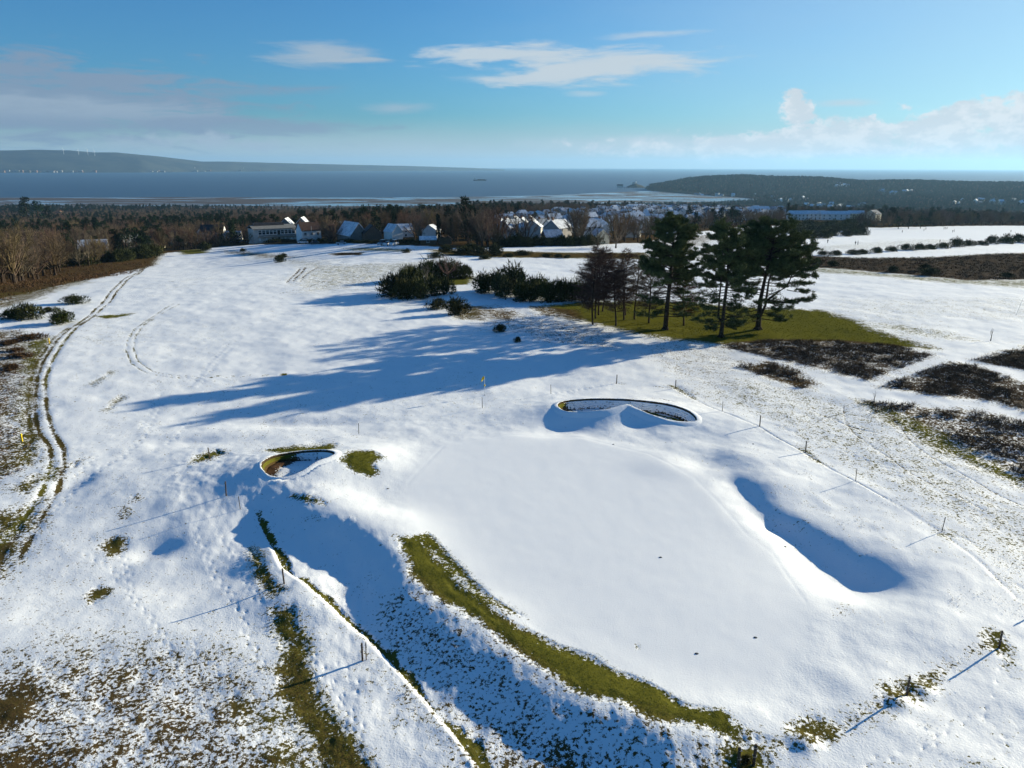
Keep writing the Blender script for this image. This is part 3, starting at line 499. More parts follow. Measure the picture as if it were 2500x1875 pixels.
M = {
    'post': principled('weathered_wood', (0.09, 0.065, 0.045), 0.85, 0.25, 8, bump=0.01),
    'steel': principled('galvanised_steel', (0.3, 0.3, 0.3), 0.45, 0.1, 10, 0.5, metal=0.8),
    'yellow': principled('yellow_flag_cloth', (0.75, 0.52, 0.03), 0.8, 0.08, 4),
    'white_paint': principled('white_painted_pole', (0.7, 0.7, 0.68), 0.5, 0.05, 4),
    'black': principled('black_plastic', (0.02, 0.02, 0.02), 0.5, 0.1, 6),
    'bark': principled('dark_bark', (0.045, 0.033, 0.025), 0.9, 0.25, 5, rand=0.2),
    'pinebark': principled('pine_bark', (0.06, 0.042, 0.03), 0.9, 0.3, 4),
    'twig': principled('bare_twigs', (0.118, 0.084, 0.056), 0.9, 0.2, 0.6, rand=0.55),
    'larchtwig': principled('reddish_larch_twigs', (0.075, 0.046, 0.036), 0.9, 0.2, 0.6),
    'greytwig': principled('grey_twigs', (0.13, 0.115, 0.095), 0.9, 0.15, 1),
    'needle': principled('pine_needles', (0.045, 0.066, 0.022), 0.7, 0.25, 1.5, alt=(0.145, 0.165, 0.058)),
    'conifer': principled('dark_conifer', (0.014, 0.026, 0.012), 0.8, 0.3, 0.5, rand=0.4),
    'gorse': principled('gorse_foliage', (0.020, 0.028, 0.010), 0.8, 0.3, 0.9, rand=0.35, alt=(0.055, 0.058, 0.018)),
    'heather': principled('heather_stems', (0.045, 0.030, 0.019), 0.9, 0.3, 0.8, alt=(0.14, 0.092, 0.056)),
    'bracken': principled('dead_bracken', (0.048, 0.030, 0.017), 0.9, 0.3, 0.5, alt=(0.115, 0.068, 0.036)),
    'tuft': principled('rough_grass_blades', (0.07, 0.06, 0.018), 0.85, 0.3, 1.0, alt=(0.16, 0.12, 0.05)),
    'turf': principled('green_grass_blades', (0.07, 0.085, 0.012), 0.85, 0.3, 1.5, alt=(0.16, 0.15, 0.025)),
    'w_white': principled('white_render', (0.72, 0.72, 0.70), 0.8, 0.05, 0.6), 'w_cream': principled('cream_render', (0.62, 0.55, 0.40), 0.8, 0.06, 0.6, rand=0.4),
    'w_grey': principled('grey_cladding', (0.20, 0.20, 0.19), 0.8, 0.08, 0.8), 'w_brick': principled('brown_brick', (0.17, 0.105, 0.075), 0.85, 0.12, 2), 'w_mix': principled('pale_house_render', (0.50, 0.48, 0.44), 0.8, 0.06, 0.6, rand=0.5),
    'slate': principled('dark_slate', (0.035, 0.036, 0.042), 0.6, 0.2, 1.5), 'tile': principled('red_brown_tile', (0.065, 0.042, 0.035), 0.8, 0.15, 1.5), 'orange': principled('orange_tile', (0.35, 0.12, 0.05), 0.8, 0.15, 1.5),
    'snowroof': principled('snowy_roof', (0.45, 0.48, 0.53), 0.7, 0.15, 0.9, alt=(0.80, 0.83, 0.87)), 'mixroof': principled('thawing_snow_roof', (0.04, 0.04, 0.045), 0.7, 0.2, 0.4, rand=0.5, alt=(0.42, 0.45, 0.50)),
    'glass': principled('window_glass', (0.02, 0.025, 0.03), 0.1, 0.1, 2, 0.6), 'frame': principled('white_window_frame', (0.75, 0.75, 0.73), 0.5, 0.03, 2), 'wood': principled('brown_timber', (0.14, 0.085, 0.05), 0.8, 0.15, 2),
    'carw': principled('white_car_paint', (0.7, 0.7, 0.7), 0.3, 0.02, 1, 0.5), 'card': principled('dark_car_paint', (0.02, 0.022, 0.03), 0.3, 0.05, 1, 0.5), 'carg': principled('silver_car_paint', (0.35, 0.36, 0.38), 0.3, 0.03, 1, 0.5),
    'cloth1': principled('dark_trousers', (0.02, 0.02, 0.025), 0.9, 0.1, 8), 'cloth2': principled('dark_jacket', (0.03, 0.03, 0.045), 0.9, 0.1, 8, rand=0.6), 'skin': principled('skin', (0.45, 0.28, 0.2), 0.6, 0.05, 8),
    'rock': principled('grey_limestone', (0.10, 0.09, 0.075), 0.9, 0.25, 0.02, alt=(0.05, 0.05, 0.025)), 'concrete': principled('pale_concrete', (0.42, 0.41, 0.38), 0.8, 0.1, 0.5),
}

# ------------------------------------------------------------------ mesh builders
class MB:
    def __init__(s): s.v = []; s.f = []; s.mi = []; s.cur = 0
    def quadbox(s, c8):
        b = len(s.v); s.v += c8
        for f in ((0, 3, 2, 1), (4, 5, 6, 7), (0, 1, 5, 4), (1, 2, 6, 5), (2, 3, 7, 6), (3, 0, 4, 7)): s.f.append(tuple(b+i for i in f)); s.mi.append(s.cur)
        return s
    def box(s, x0, x1, y0, y1, z0, z1, tx=0.0, ty=0.0):
        return s.quadbox([(x0, y0, z0), (x1, y0, z0), (x1, y1, z0), (x0, y1, z0), (x0+tx, y0+ty, z1), (x1-tx, y0+ty, z1), (x1-tx, y1-ty, z1), (x0+tx, y1-ty, z1)])
    def poly(s, pts): b = len(s.v); s.v += [tuple(p) for p in pts]; s.f.append(tuple(range(b, b+len(pts)))); s.mi.append(s.cur); return s
    def tube(s, pts, rad, k=6, cap=True):
        pts = [Vector(p) for p in pts]; b = len(s.v); n = len(pts)
        for i, p in enumerate(pts):
            d = (pts[min(i+1, n-1)]-pts[max(i-1, 0)]).normalized() if n > 1 else Vector((0, 0, 1))
            a = d.orthogonal().normalized(); c = d.cross(a)
            for q in range(k):
                th = 2*math.pi*q/k; s.v.append(tuple(p+(a*math.cos(th)+c*math.sin(th))*rad[i]))
        for i in range(n-1):
            for q in range(k):
                s.f.append((b+i*k+q, b+i*k+(q+1) % k, b+(i+1)*k+(q+1) % k, b+(i+1)*k+q)); s.mi.append(s.cur)
        if cap:
            s.f.append(tuple(b+q for q in range(k))[::-1]); s.mi.append(s.cur); s.f.append(tuple(b+(n-1)*k+q for q in range(k))); s.mi.append(s.cur)
        return s
    def sliver(s, p, d, w):
        """one thin pointed blade from p along d"""
        p = Vector(p); d = Vector(d); a = d.cross(Vector((random.uniform(-1, 1), random.uniform(-1, 1), random.uniform(-1, 1))))
        if a.length < 1e-6: a = d.orthogonal()
        a = a.normalized()*w*0.5; b = len(s.v); s.v += [tuple(p-a), tuple(p+a), tuple(p+d)]; s.f.append((b, b+1, b+2)); s.mi.append(s.cur)
    def mesh(s, name, *mats, smooth=False):
        me = bpy.data.meshes.new(name); me.from_pydata(s.v, [], s.f)
        for m in mats: me.materials.append(M[m] if isinstance(m, str) else m)
        if len(mats) > 1: me.polygons.foreach_set('material_index', s.mi)
        if smooth: me.polygons.foreach_set('use_smooth', [True]*len(me.polygons))
        me.update(); return me
def blades_mesh(name, P, D, Wd, mat):
    """many slivers at once: P base points, D vectors, Wd widths"""
    n = len(P); R = rng.normal(size=(n, 3)); A = np.cross(D, R); A /= np.linalg.norm(A, axis=1)[:, None]+1e-9; A *= (Wd*0.5)[:, None]
    V = np.empty((n, 3, 3), np.float32); V[:, 0] = P-A; V[:, 1] = P+A; V[:, 2] = P+D
    me = bpy.data.meshes.new(name); me.vertices.add(n*3); me.vertices.foreach_set('co', V.ravel())
    me.loops.add(n*3); me.loops.foreach_set('vertex_index', np.arange(n*3, dtype=np.int32)); me.polygons.add(n)
    me.polygons.foreach_set('loop_start', np.arange(0, n*3, 3, dtype=np.int32)); me.polygons.foreach_set('loop_total', np.full(n, 3, np.int32)); me.update()
    me.materials.append(M[mat] if isinstance(mat, str) else mat); return me
def link(name, data, parent=None, loc=None, rot=None, scale=None):
    o = bpy.data.objects.new(name, data); col.objects.link(o)
    if parent: o.parent = parent
    if loc is not None: o.location = loc
    if rot is not None: o.rotation_euler = (0, 0, rot) if isinstance(rot, (int, float)) else rot
    if scale is not None: o.scale = scale if isinstance(scale, (tuple, list)) else (scale,)*3
    return o
def tag(o, label, cat, group=None, kind=None):
    o['label'] = label; o['category'] = cat
    if group: o['group'] = group
    if kind: o['kind'] = kind
    return o
def thing(name, parts, label, cat, loc, rot=0, scale=1, group=None):
    """an Empty at the base with parts [(name, mesh)]"""
    e = link(name, None, None, loc, rot, scale); e.empty_display_size = 0.3
    for n, me in parts: link(n, me, e)
    return tag(e, label, cat, group)

# ------------------------------------------------------------------ bunkers: turf lip and stacked sod courses
def smooth_ring(P, n):
    P = np.array(P); m = len(P); out = []
    for i in range(m):
        p0, p1, p2, p3 = P[i-1], P[i], P[(i+1) % m], P[(i+2) % m]; k = max(2, int(n/m))
        for j in range(k): t = j/k; out.append(0.5*((2*p1)+(p2-p0)*t+(2*p0-5*p1+4*p2-p3)*t*t+(3*p1-p0-3*p2+p3)*t**3))
    return np.array(out)
def bunker(P, label, depth, side):
    R = smooth_ring(P, 260); n = len(R); tg = np.roll(R, -1, 0)-np.roll(R, 1, 0); tg /= np.linalg.norm(tg, axis=1)[:, None]
    area = 0.5*np.sum(R[:, 0]*np.roll(R[:, 1], -1)-np.roll(R[:, 0], -1)*R[:, 1]); N = np.column_stack([-tg[:, 1], tg[:, 0]])*(1 if area > 0 else -1)   # inward
    c = R.mean(0); e = link('bunker', None, None, (c[0], c[1], 0)); tag(e, label, 'bunker', 'sand bunkers beside the green')
    zg = HS(R[:, 0], R[:, 1], 0.0); Q = np.arange(n); left = side(R)
    def strip(name, rows, bare, tint):
        """rows: (inward offset, z offset) from outside to inside"""
        V = []; B = []; T_ = []
        for k, (o, dz, bb, tt) in enumerate(rows):
            jit = 0.05*(fbm(R[:, 0], R[:, 1], 0.7, 3, off=k*3.1+o)-0.5)*2*(1 if o > -.2 else .3)
            p = R+N*(o+jit)[:, None]; z = (HS(p[:, 0], p[:, 1], 0.0) if o < -.3 else zg)+dz+jit*.5; V.append(np.column_stack([p-c, z])); B.append(bb if np.ndim(bb) else np.full(n, bb)); T_.append(tt if np.ndim(tt) else np.full(n, tt))
        m = len(rows); V = np.concatenate(V); F = []
        for k in range(m-1):
            for i in range(n): j = (i+1) % n; F.append((k*n+i, k*n+j, (k+1)*n+j, (k+1)*n+i))
        me = bpy.data.meshes.new(name); me.from_pydata(V.tolist(), [], F); me.polygons.foreach_set('use_smooth', [True]*len(F))
        for nm, a in (('bare', np.concatenate(B)), ('tint', np.concatenate(T_)), ('rough', np.full(len(V), .6))): at = me.attributes.new(nm, 'FLOAT', 'POINT'); at.data.foreach_set('value', a.astype(np.float32))
        me.materials.append(GM); me.update(); link(name, me, e)
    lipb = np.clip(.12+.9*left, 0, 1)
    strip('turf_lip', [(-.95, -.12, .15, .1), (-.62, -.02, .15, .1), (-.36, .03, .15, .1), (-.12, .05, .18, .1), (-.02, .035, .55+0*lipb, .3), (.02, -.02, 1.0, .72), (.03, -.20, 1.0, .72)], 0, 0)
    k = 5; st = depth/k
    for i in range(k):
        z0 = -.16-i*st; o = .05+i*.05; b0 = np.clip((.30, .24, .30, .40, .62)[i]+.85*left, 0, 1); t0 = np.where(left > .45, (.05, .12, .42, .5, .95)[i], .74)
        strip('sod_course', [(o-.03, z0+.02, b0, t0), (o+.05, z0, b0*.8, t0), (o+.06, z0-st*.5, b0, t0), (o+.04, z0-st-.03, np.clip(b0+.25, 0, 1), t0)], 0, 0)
    return e
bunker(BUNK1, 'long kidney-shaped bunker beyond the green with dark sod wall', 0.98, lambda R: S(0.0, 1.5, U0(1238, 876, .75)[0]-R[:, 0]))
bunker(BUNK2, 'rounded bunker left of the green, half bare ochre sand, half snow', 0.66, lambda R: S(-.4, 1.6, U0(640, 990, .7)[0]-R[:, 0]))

# ------------------------------------------------------------------ sea, sands, far shore
def build_sea():
    m = bpy.data.materials.new('sea_water'); m.use_nodes = True; t = NT(m.node_tree); tc = t.n('ShaderNodeTexCoord'); P = tc.outputs['Object']
    b = t.n('ShaderNodeBsdfPrincipled')
    w = t.noise(t.mapping(P, (0.0004, 0.0012, 1)), 1.0, 4, 0.6)
    t.l(t.mix(w, (0.030, 0.080, 0.15), (0.045, 0.10, 0.17)), b.inputs['Base Color'])
    b.inputs['Roughness'].default_value = 0.55; b.inputs['IOR'].default_value = 1.33; b.inputs['Specular IOR Level'].default_value = 0.30
    bp = t.n('ShaderNodeBump'); bp.inputs['Strength'].default_value = 0.6; bp.inputs['Distance'].default_value = 1.5
    t.l(t.noise(P, 0.06, 5, 0.65), bp.inputs['Height']); t.l(bp.outputs[0], b.inputs['Normal'])
    o = t.n('ShaderNodeOutputMaterial'); t.l(b.outputs[0], o.inputs[0])
    mb = MB(); L = 34000; n = 12
    for i in range(n):
        for j in range(n):
            x0, x1 = -L+2*L*i/n, -L+2*L*(i+1)/n; y0, y1 = 1200+(L-1200)*j/n, 1200+(L-1200)*(j+1)/n
            mb.poly([(x0, y0, SEA), (x1, y0, SEA), (x1, y1, SEA), (x0, y1, SEA)])
    link('sea', mb.mesh('sea', m))['kind'] = 'structure'
    # tidal sands with pools and channels
    m = bpy.data.materials.new('wet_sand'); m.use_nodes = True; t = NT(m.node_tree); tc = t.n('ShaderNodeTexCoord'); P = tc.outputs['Object']
    n1 = t.noise(t.mapping(P, (0.0035, 0.010, 1), (0, 0, 0.15)), 1.0, 5, 0.55, 0.8); n2 = t.noise(P, 0.02, 4, 0.6)
    pool = t.ramp(n1, 0.49, 0.57)
    b = t.n('ShaderNodeBsdfPrincipled'); t.l(t.mix(pool, t.mix(n2, (0.055, 0.042, 0.036), (0.10, 0.078, 0.065)), (0.16, 0.22, 0.28)), b.inputs['Base Color'])
    t.l(t.m('MULTIPLY_ADD', pool, -0.55, 0.75), b.inputs['Roughness']); t.l(t.m('MULTIPLY_ADD', pool, 0.55, 0.15), b.inputs['Specular IOR Level'])
    o = t.n('ShaderNodeOutputMaterial'); t.l(b.outputs[0], o.inputs[0])
    edge = [(-900, 430), (-400, 429), (0, 427), (200, 427), (420, 426), (640, 427), (820, 427), (960, 426), (1100, 424), (1190, 422), (1270, 418), (1340, 415), (1440, 412), (1520, 414), (1640, 428), (1720, 436)]
    back = [(1720, 446), (1400, 462), (900, 466), (300, 466), (-900, 466)]
    mb = MB(); mb.poly([U0(x, y, SEA)+(SEA+0.5,) for x, y in edge+back])
    link('tidal_sands', mb.mesh('tidal_sands', m))['kind'] = 'structure'
build_sea()

def hill_mesh(crest, r_of, depth, name, mat, base=SEA-4, nz=14, jag=0.05):
    """long hill: crest given as (px, py), standing at distance r_of(px)"""
    xs = np.linspace(crest[0][0], crest[-1][0], 260); ys = np.interp(xs, [c[0] for c in crest], [c[1] for c in crest]); V = []; Q = []; nc = len(xs)
    prof = np.linspace(-1, 1, 2*nz+1)
    for i, (px, py) in enumerate(zip(xs, ys)):
        d = ray(px, py); k = math.hypot(d[0], d[1]); r = r_of(px); zc = CAMZ+d[2]/k*r
        for q in prof:
            rr = r+q*depth; s = 1-abs(q)**1.5
            z = base+(zc-base)*s; x, y = d[0]/k*rr, d[1]/k*rr
            V.append((x, y, z)); Q.append((zc-base)*jag*3*(1-abs(q))*(1 if abs(q) > .05 else .4))
    V = np.array(V); V[:, 2] += np.array(Q)*(fbm(V[:, 0], V[:, 1], depth*.5, 3)-.5); mb = MB(); mb.v = V.tolist(); w = len(prof)
    for i in range(nc-1):
        for j in range(w-1): mb.f.append((i*w+j, (i+1)*w+j, (i+1)*w+j+1, i*w+j+1)); mb.mi.append(0)
    o = link(name, mb.mesh(name, mat, smooth=True)); o['kind'] = 'structure'; return o
M['farhill'] = principled('far_hill_cover', (0.016, 0.020, 0.026), 0.95, 0.2, 0.0022, alt=(0.060, 0.066, 0.050))
hill_mesh([(-260, 318), (0, 324.5), (67, 323.3), (151, 324), (202, 329), (252, 329), (302, 334), (353, 338.5), (403, 345), (437, 349), (504, 349), (605, 352.5), (743, 355.5), (900, 359), (1020, 362.5), (1090, 366)], lambda p: 13500+max(0, p-300)*7, 1500, 'far_hills', 'farhill')

# ------------------------------------------------------------------ trees
def bare_tree(seed, h, cw, levels=(10, 9), twigs=22, trunk_h=0.2, mat='twig', up=0.6, tw=0.03, tl=0.7):
    """(trunk mesh, crown mesh) of a leafless broadleaf tree"""
    R = random.Random(seed); random.seed(seed); t = MB(); c = MB(); r0_ = h*0.022+0.05
    lean = Vector((R.uniform(-.08, .08), R.uniform(-.08, .08), 1)); top = lean*h*trunk_h
    t.tube([(0, 0, -0.4), lean*h*trunk_h*0.5, top], [r0_*1.35, r0_, r0_*0.8], 7)
    n1, n2 = levels; PP = []; DD = []
    for i in range(n1):
        th = 2*math.pi*(i+R.uniform(-.3, .3))/n1; inc = R.uniform(0.15, 1.15) if i else 0.1
        L = h*(1-trunk_h)*R.uniform(.75, 1.0); e = top+Vector((math.cos(th)*math.sin(inc)*cw*R.uniform(.8, 1.05), math.sin(th)*math.sin(inc)*cw*R.uniform(.8, 1.05), math.cos(inc)*L*0.85+0.05*h))
        st = lean*h*trunk_h*R.uniform(.75, 1.0); m1 = st.lerp(e, .35)+Vector((0, 0, -0.03*h))+Vector((R.uniform(-1, 1), R.uniform(-1, 1), R.uniform(-.5, .5)))*h*.03; m2 = st.lerp(e, .7)+Vector((R.uniform(-1, 1), R.uniform(-1, 1), R.uniform(-.3, 1)))*h*.03
        pts = [st, m1, m2, e]; c.tube(pts, [r0_*.55, r0_*.4, r0_*.25, r0_*.06], 4, False)
        for j in range(n2):
            f = R.uniform(.3, 1.0); k = min(2, int(f*3)); a = pts[k].lerp(pts[k+1], f*3-k)
            out = (a-Vector((0, 0, h*.35))).normalized(); d = (out+Vector((R.uniform(-1, 1), R.uniform(-1, 1), R.uniform(-.3, 1)))*.75+Vector((0, 0, up*.5))).normalized()*h*R.uniform(.12, .22)
            mid = a+d*.5+Vector((R.uniform(-1, 1), R.uniform(-1, 1), R.uniform(-1, 1)))*h*.012; en = a+d
            c.tube([a, mid, en], [r0_*.16, r0_*.1, r0_*.03], 3, False)
            for q in range(twigs):
                g = R.uniform(.15, 1.05); p = a+d*g; dd = (d.normalized()*.5+Vector((R.gauss(0, 1), R.gauss(0, 1), R.gauss(0.35*up, .8)))*.6).normalized()*tl*R.uniform(.5, 1.4)*h/10
                c.sliver(p, dd, tw*h/10*R.uniform(.6, 1.3))
                if q % 2: c.sliver(p+dd*.45, (dd*.5+Vector((R.gauss(0, 1), R.gauss(0, 1), R.gauss(.2, 1)))*.25*h/10), tw*.8*h/10)
    return t.mesh('trunk', 'bark'), c.mesh('crown', mat)
def round_conifer(seed, h, cw, n=1500, col_=False):
    R = np.random.default_rng(seed); t = MB(); t.tube([(0, 0, -.3), (0.1, 0, h*.5), (0, 0, h*.9)], [h*.025+.05, h*.018, h*.005], 6)
    lob = []
    for i in range(16 if not col_ else 10):
        f = R.uniform(.25, .95) if not col_ else i/10*.9+.08
        w = cw*(1-f)**.5*R.uniform(.4, .9) if not col_ else cw*.25*R.uniform(0, 1)
        a = R.uniform(0, 6.28); lob.append((math.cos(a)*w, math.sin(a)*w, f*h, cw*R.uniform(.3, .5)*(1.15-f*.6)))
    P = []; D = []
    for lx, ly, lz, lr in lob:
        k = n//len(lob); v = R.normal(size=(k, 3)); v /= np.linalg.norm(v, axis=1)[:, None]; rad = lr*R.uniform(.55, 1.05, k)**.6
        P.append(np.array([lx, ly, lz])+v*rad[:, None]*np.array([1, 1, .75 if not col_ else 1.5])); D.append((v+R.normal(size=(k, 3))*.5+[0, 0, .2])*h*.035)
    P = np.concatenate(P); D = np.concatenate(D)
    return t.mesh('trunk', 'bark'), blades_mesh('crown', P, D, np.full(len(P), h*.028), 'conifer')
TREES = [bare_tree(11, 10, 4.6), bare_tree(12, 11, 4.0), bare_tree(13, 9, 4.8, (11, 9)), bare_tree(14, 10, 4.2, (9, 10)), bare_tree(15, 8.5, 4.0), round_conifer(21, 12, 4.2), round_conifer(22, 13, 2.6, col_=True), round_conifer(23, 10, 4.6)]

# --- gorse
def gorse_mesh(seed, n=2200, mat='gorse', spiky=0.24, flat=0.75):
    R = np.random.default_rng(seed); P = []; D = []; lob = []
    for i in range(15): a = R.uniform(0, 6.28); w = R.uniform(0, .78); lob.append((math.cos(a)*w, math.sin(a)*w*.9, R.uniform(.25, .62)*(1.05-w*.6), R.uniform(.18, .48)))
    for lx, ly, lz, lr in lob:
        k = n//len(lob); v = R.normal(size=(k, 3)); v /= np.linalg.norm(v, axis=1)[:, None]; rad = lr*R.uniform(.35, 1.0, k)**.4*R.uniform(.85, 1.2, k)
        p = np.array([lx, ly, lz])+v*rad[:, None]; p[:, 2] = np.abs(p[:, 2])*flat/.75; P.append(p); D.append((v*.8+R.normal(size=(k, 3))*.45+[0, 0, .45])*spiky*.45*np.where(R.random((k, 1)) < .12, 1.5, 1.0))
    P = np.concatenate(P); D = np.concatenate(D)
    return blades_mesh('foliage', P, D, R.uniform(.03, .075, len(P)), mat)
GORSE = [gorse_mesh(s) for s in (31, 32, 33, 34)]
def stem_mesh(seed):
    R = random.Random(seed); m = MB()
    for i in range(7):
        a = R.uniform(0, 6.28); m.tube([(math.cos(a)*.08, math.sin(a)*.08, -.1), (math.cos(a)*.2, math.sin(a)*.2, .25), (math.cos(a+.3)*.4, math.sin(a+.3)*.4, .6)], [.03, .025, .012], 4)
    return m.mesh('stems', 'bark')
STEMS = stem_mesh(5)
bush_spots = []
def bush(px, py, wpx, hpx, label, name='gorse_bush', group=None, cat='bush', mesh=None, stems=True, rnd=random.Random(9)):
    x, y = G(px, py); z = gz(x, y); d = np.array([x, y, z-CAMZ]); dep = float(d@cf); s = dep/FPX
    w = wpx*s*0.58; h = hpx*s*1.05
    e = link(name, None, None, (x, y+w*0.3, gz(x, y+w*0.3)-0.05), rnd.uniform(0, 6.28), (w, w, h)); tag(e, label, cat, group)
    link('foliage', mesh or rnd.choice(GORSE), e)
    if stems: link('stems', STEMS, e)
    bush_spots.append((x, y, w)); return e
GL = 'dark gorse bush in the thicket around the leaning hawthorn'
for q in [(845, 640, 75, 52), (880, 634, 75, 62), (905, 646, 62, 42), (868, 646, 60, 46), (935, 640, 52, 44), (960, 637, 46, 36), (890, 608, 60, 40), (925, 604, 62, 42), (975, 602, 66, 40), (1000, 600, 44, 32), (950, 600, 50, 44)]:
    bush(*q, GL, group='gorse thicket by the hawthorn')
GR = 'dark gorse bush in the row left of the pine clump'
for q in [(1045, 634, 62, 44), (1085, 642, 62, 52), (1112, 634, 84, 62), (1150, 646, 62, 54), (1186, 652, 62, 44), (1216, 652, 62, 52), (1246, 650, 62, 46), (1130, 652, 62, 44), (1272, 652, 56, 46), (1070, 626, 50, 40), (1168, 640, 50, 44)]:
    bush(*q, GR, group='gorse row left of the pines')
bush(942, 668, 48, 27, 'smaller of the two round gorse bushes on the open snow')
bush(985, 681, 62, 37, 'larger of the two round gorse bushes, with yellow tips, on the snow')
bush(1080, 717, 34, 17, 'single low dark bush lying in the long pine shadow')
bush(1117, 738, 17, 13, 'tiny dark seedling bush in the pine shadow')
for i, (q, lb) in enumerate([((60, 690, 64, 40), 'tallest gorse bush at the left edge'), ((18, 690, 56, 22), 'low gorse bush cut by the left edge'), ((125, 699, 66, 28), 'round gorse bush beside the left wheel track'), ((155, 656, 52, 18), 'small gorse bush on the left above the round one'), ((102, 675, 34, 13), 'little gorse bush between two larger ones on the left')]):
    bush(*q, lb)
for q, lb in [((603, 567, 25, 17), 'small dark gorse bush alone in mid fairway'), ((611, 557, 20, 10), 'tiny gorse bush behind the lone fairway gorse'), ((525, 544, 15, 9), 'little round bush below the white house'), ((440, 541, 36, 17), 'dark bush in front of the white gabled house'), ((878, 546, 18, 11), 'little round bush on the far snow below the parked vans')]:
    bush(*q, lb, stems=False)
MG = 'dark gorse bush on the brown heath strip across the middle distance'
for q in [(965, 546, 40, 16), (1000, 550, 44, 18), (1035, 551, 46, 22), (1068, 553, 46, 26), (1020, 543, 40, 18), (1100, 556, 26, 10), (1130, 552, 40, 12), (1180, 556, 24, 9), (1205, 557, 24, 9), (940, 558, 34, 14), (1048, 560, 36, 10), (1225, 558, 20, 8)]:
    bush(*q, MG, group='gorse on the middle heath strip', stems=False)
HG = 'dark bush in the hedge along the far edge of the snow behind the heath'
for i in range(16):
    bush(1075+i*14, 533-abs(i-4)*0.3+random.uniform(-1, 1), 34, random.uniform(18, 27), HG, group='hedge at the far edge of the snow', stems=False)
RG = 'dark gorse bush in the line along the right-hand fairway'
for q in [(1780, 552, 34, 10), (1810, 552, 30, 12), (1845, 550, 34, 11), (1868, 549, 30, 12), (1898, 547, 30, 14), (1930, 544, 30, 12), (1962, 541, 34, 16), (1990, 540, 30, 14), (2015, 539, 30, 13), (2040, 537, 30, 14), (2070, 534, 34, 20), (2095, 532, 30, 14), (2120, 530, 26, 12), (2145, 527, 36, 18), (2175, 526, 34, 16), (2200, 524, 44, 22), (2235, 526, 40, 20)]:
    bush(*q, RG, group='gorse line on the right fairway', stems=False)
RM = 'dark gorse bush in the big mass on the rise between the right fairways'
for i in range(24):
    x = 1725+(i % 8)*20+random.uniform(-6, 6); y = 496+(i//8)*10 - (i % 8)*1.0+random.uniform(-2, 2)
    bush(x, y, random.uniform(30, 44), random.uniform(13, 20), RM, group='gorse mass on the right rise', stems=False)
HM = 'dark gorse bush standing in the wide brown heather band on the right'
for q in [(1930, 588, 30, 14), (2010, 595, 40, 18), (2000, 585, 24, 16), (1800, 575, 28, 12), (1765, 570, 30, 12), (2180, 600, 30, 12)]:
    bush(*q, HM, group='gorse in the right heather band', stems=False)
BR = gorse_mesh(41, 1300, 'bracken', 0.28, 0.45)
for q in [(60, 735, 70, 20), (20, 745, 50, 16), (40, 775, 60, 18), (18, 800, 50, 18), (30, 760, 44, 12)]:
    bush(*q, 'low russet bracken clump on the left margin of the snow', 'bracken_clump', 'bracken clumps on the left margin', 'bracken', BR, False)

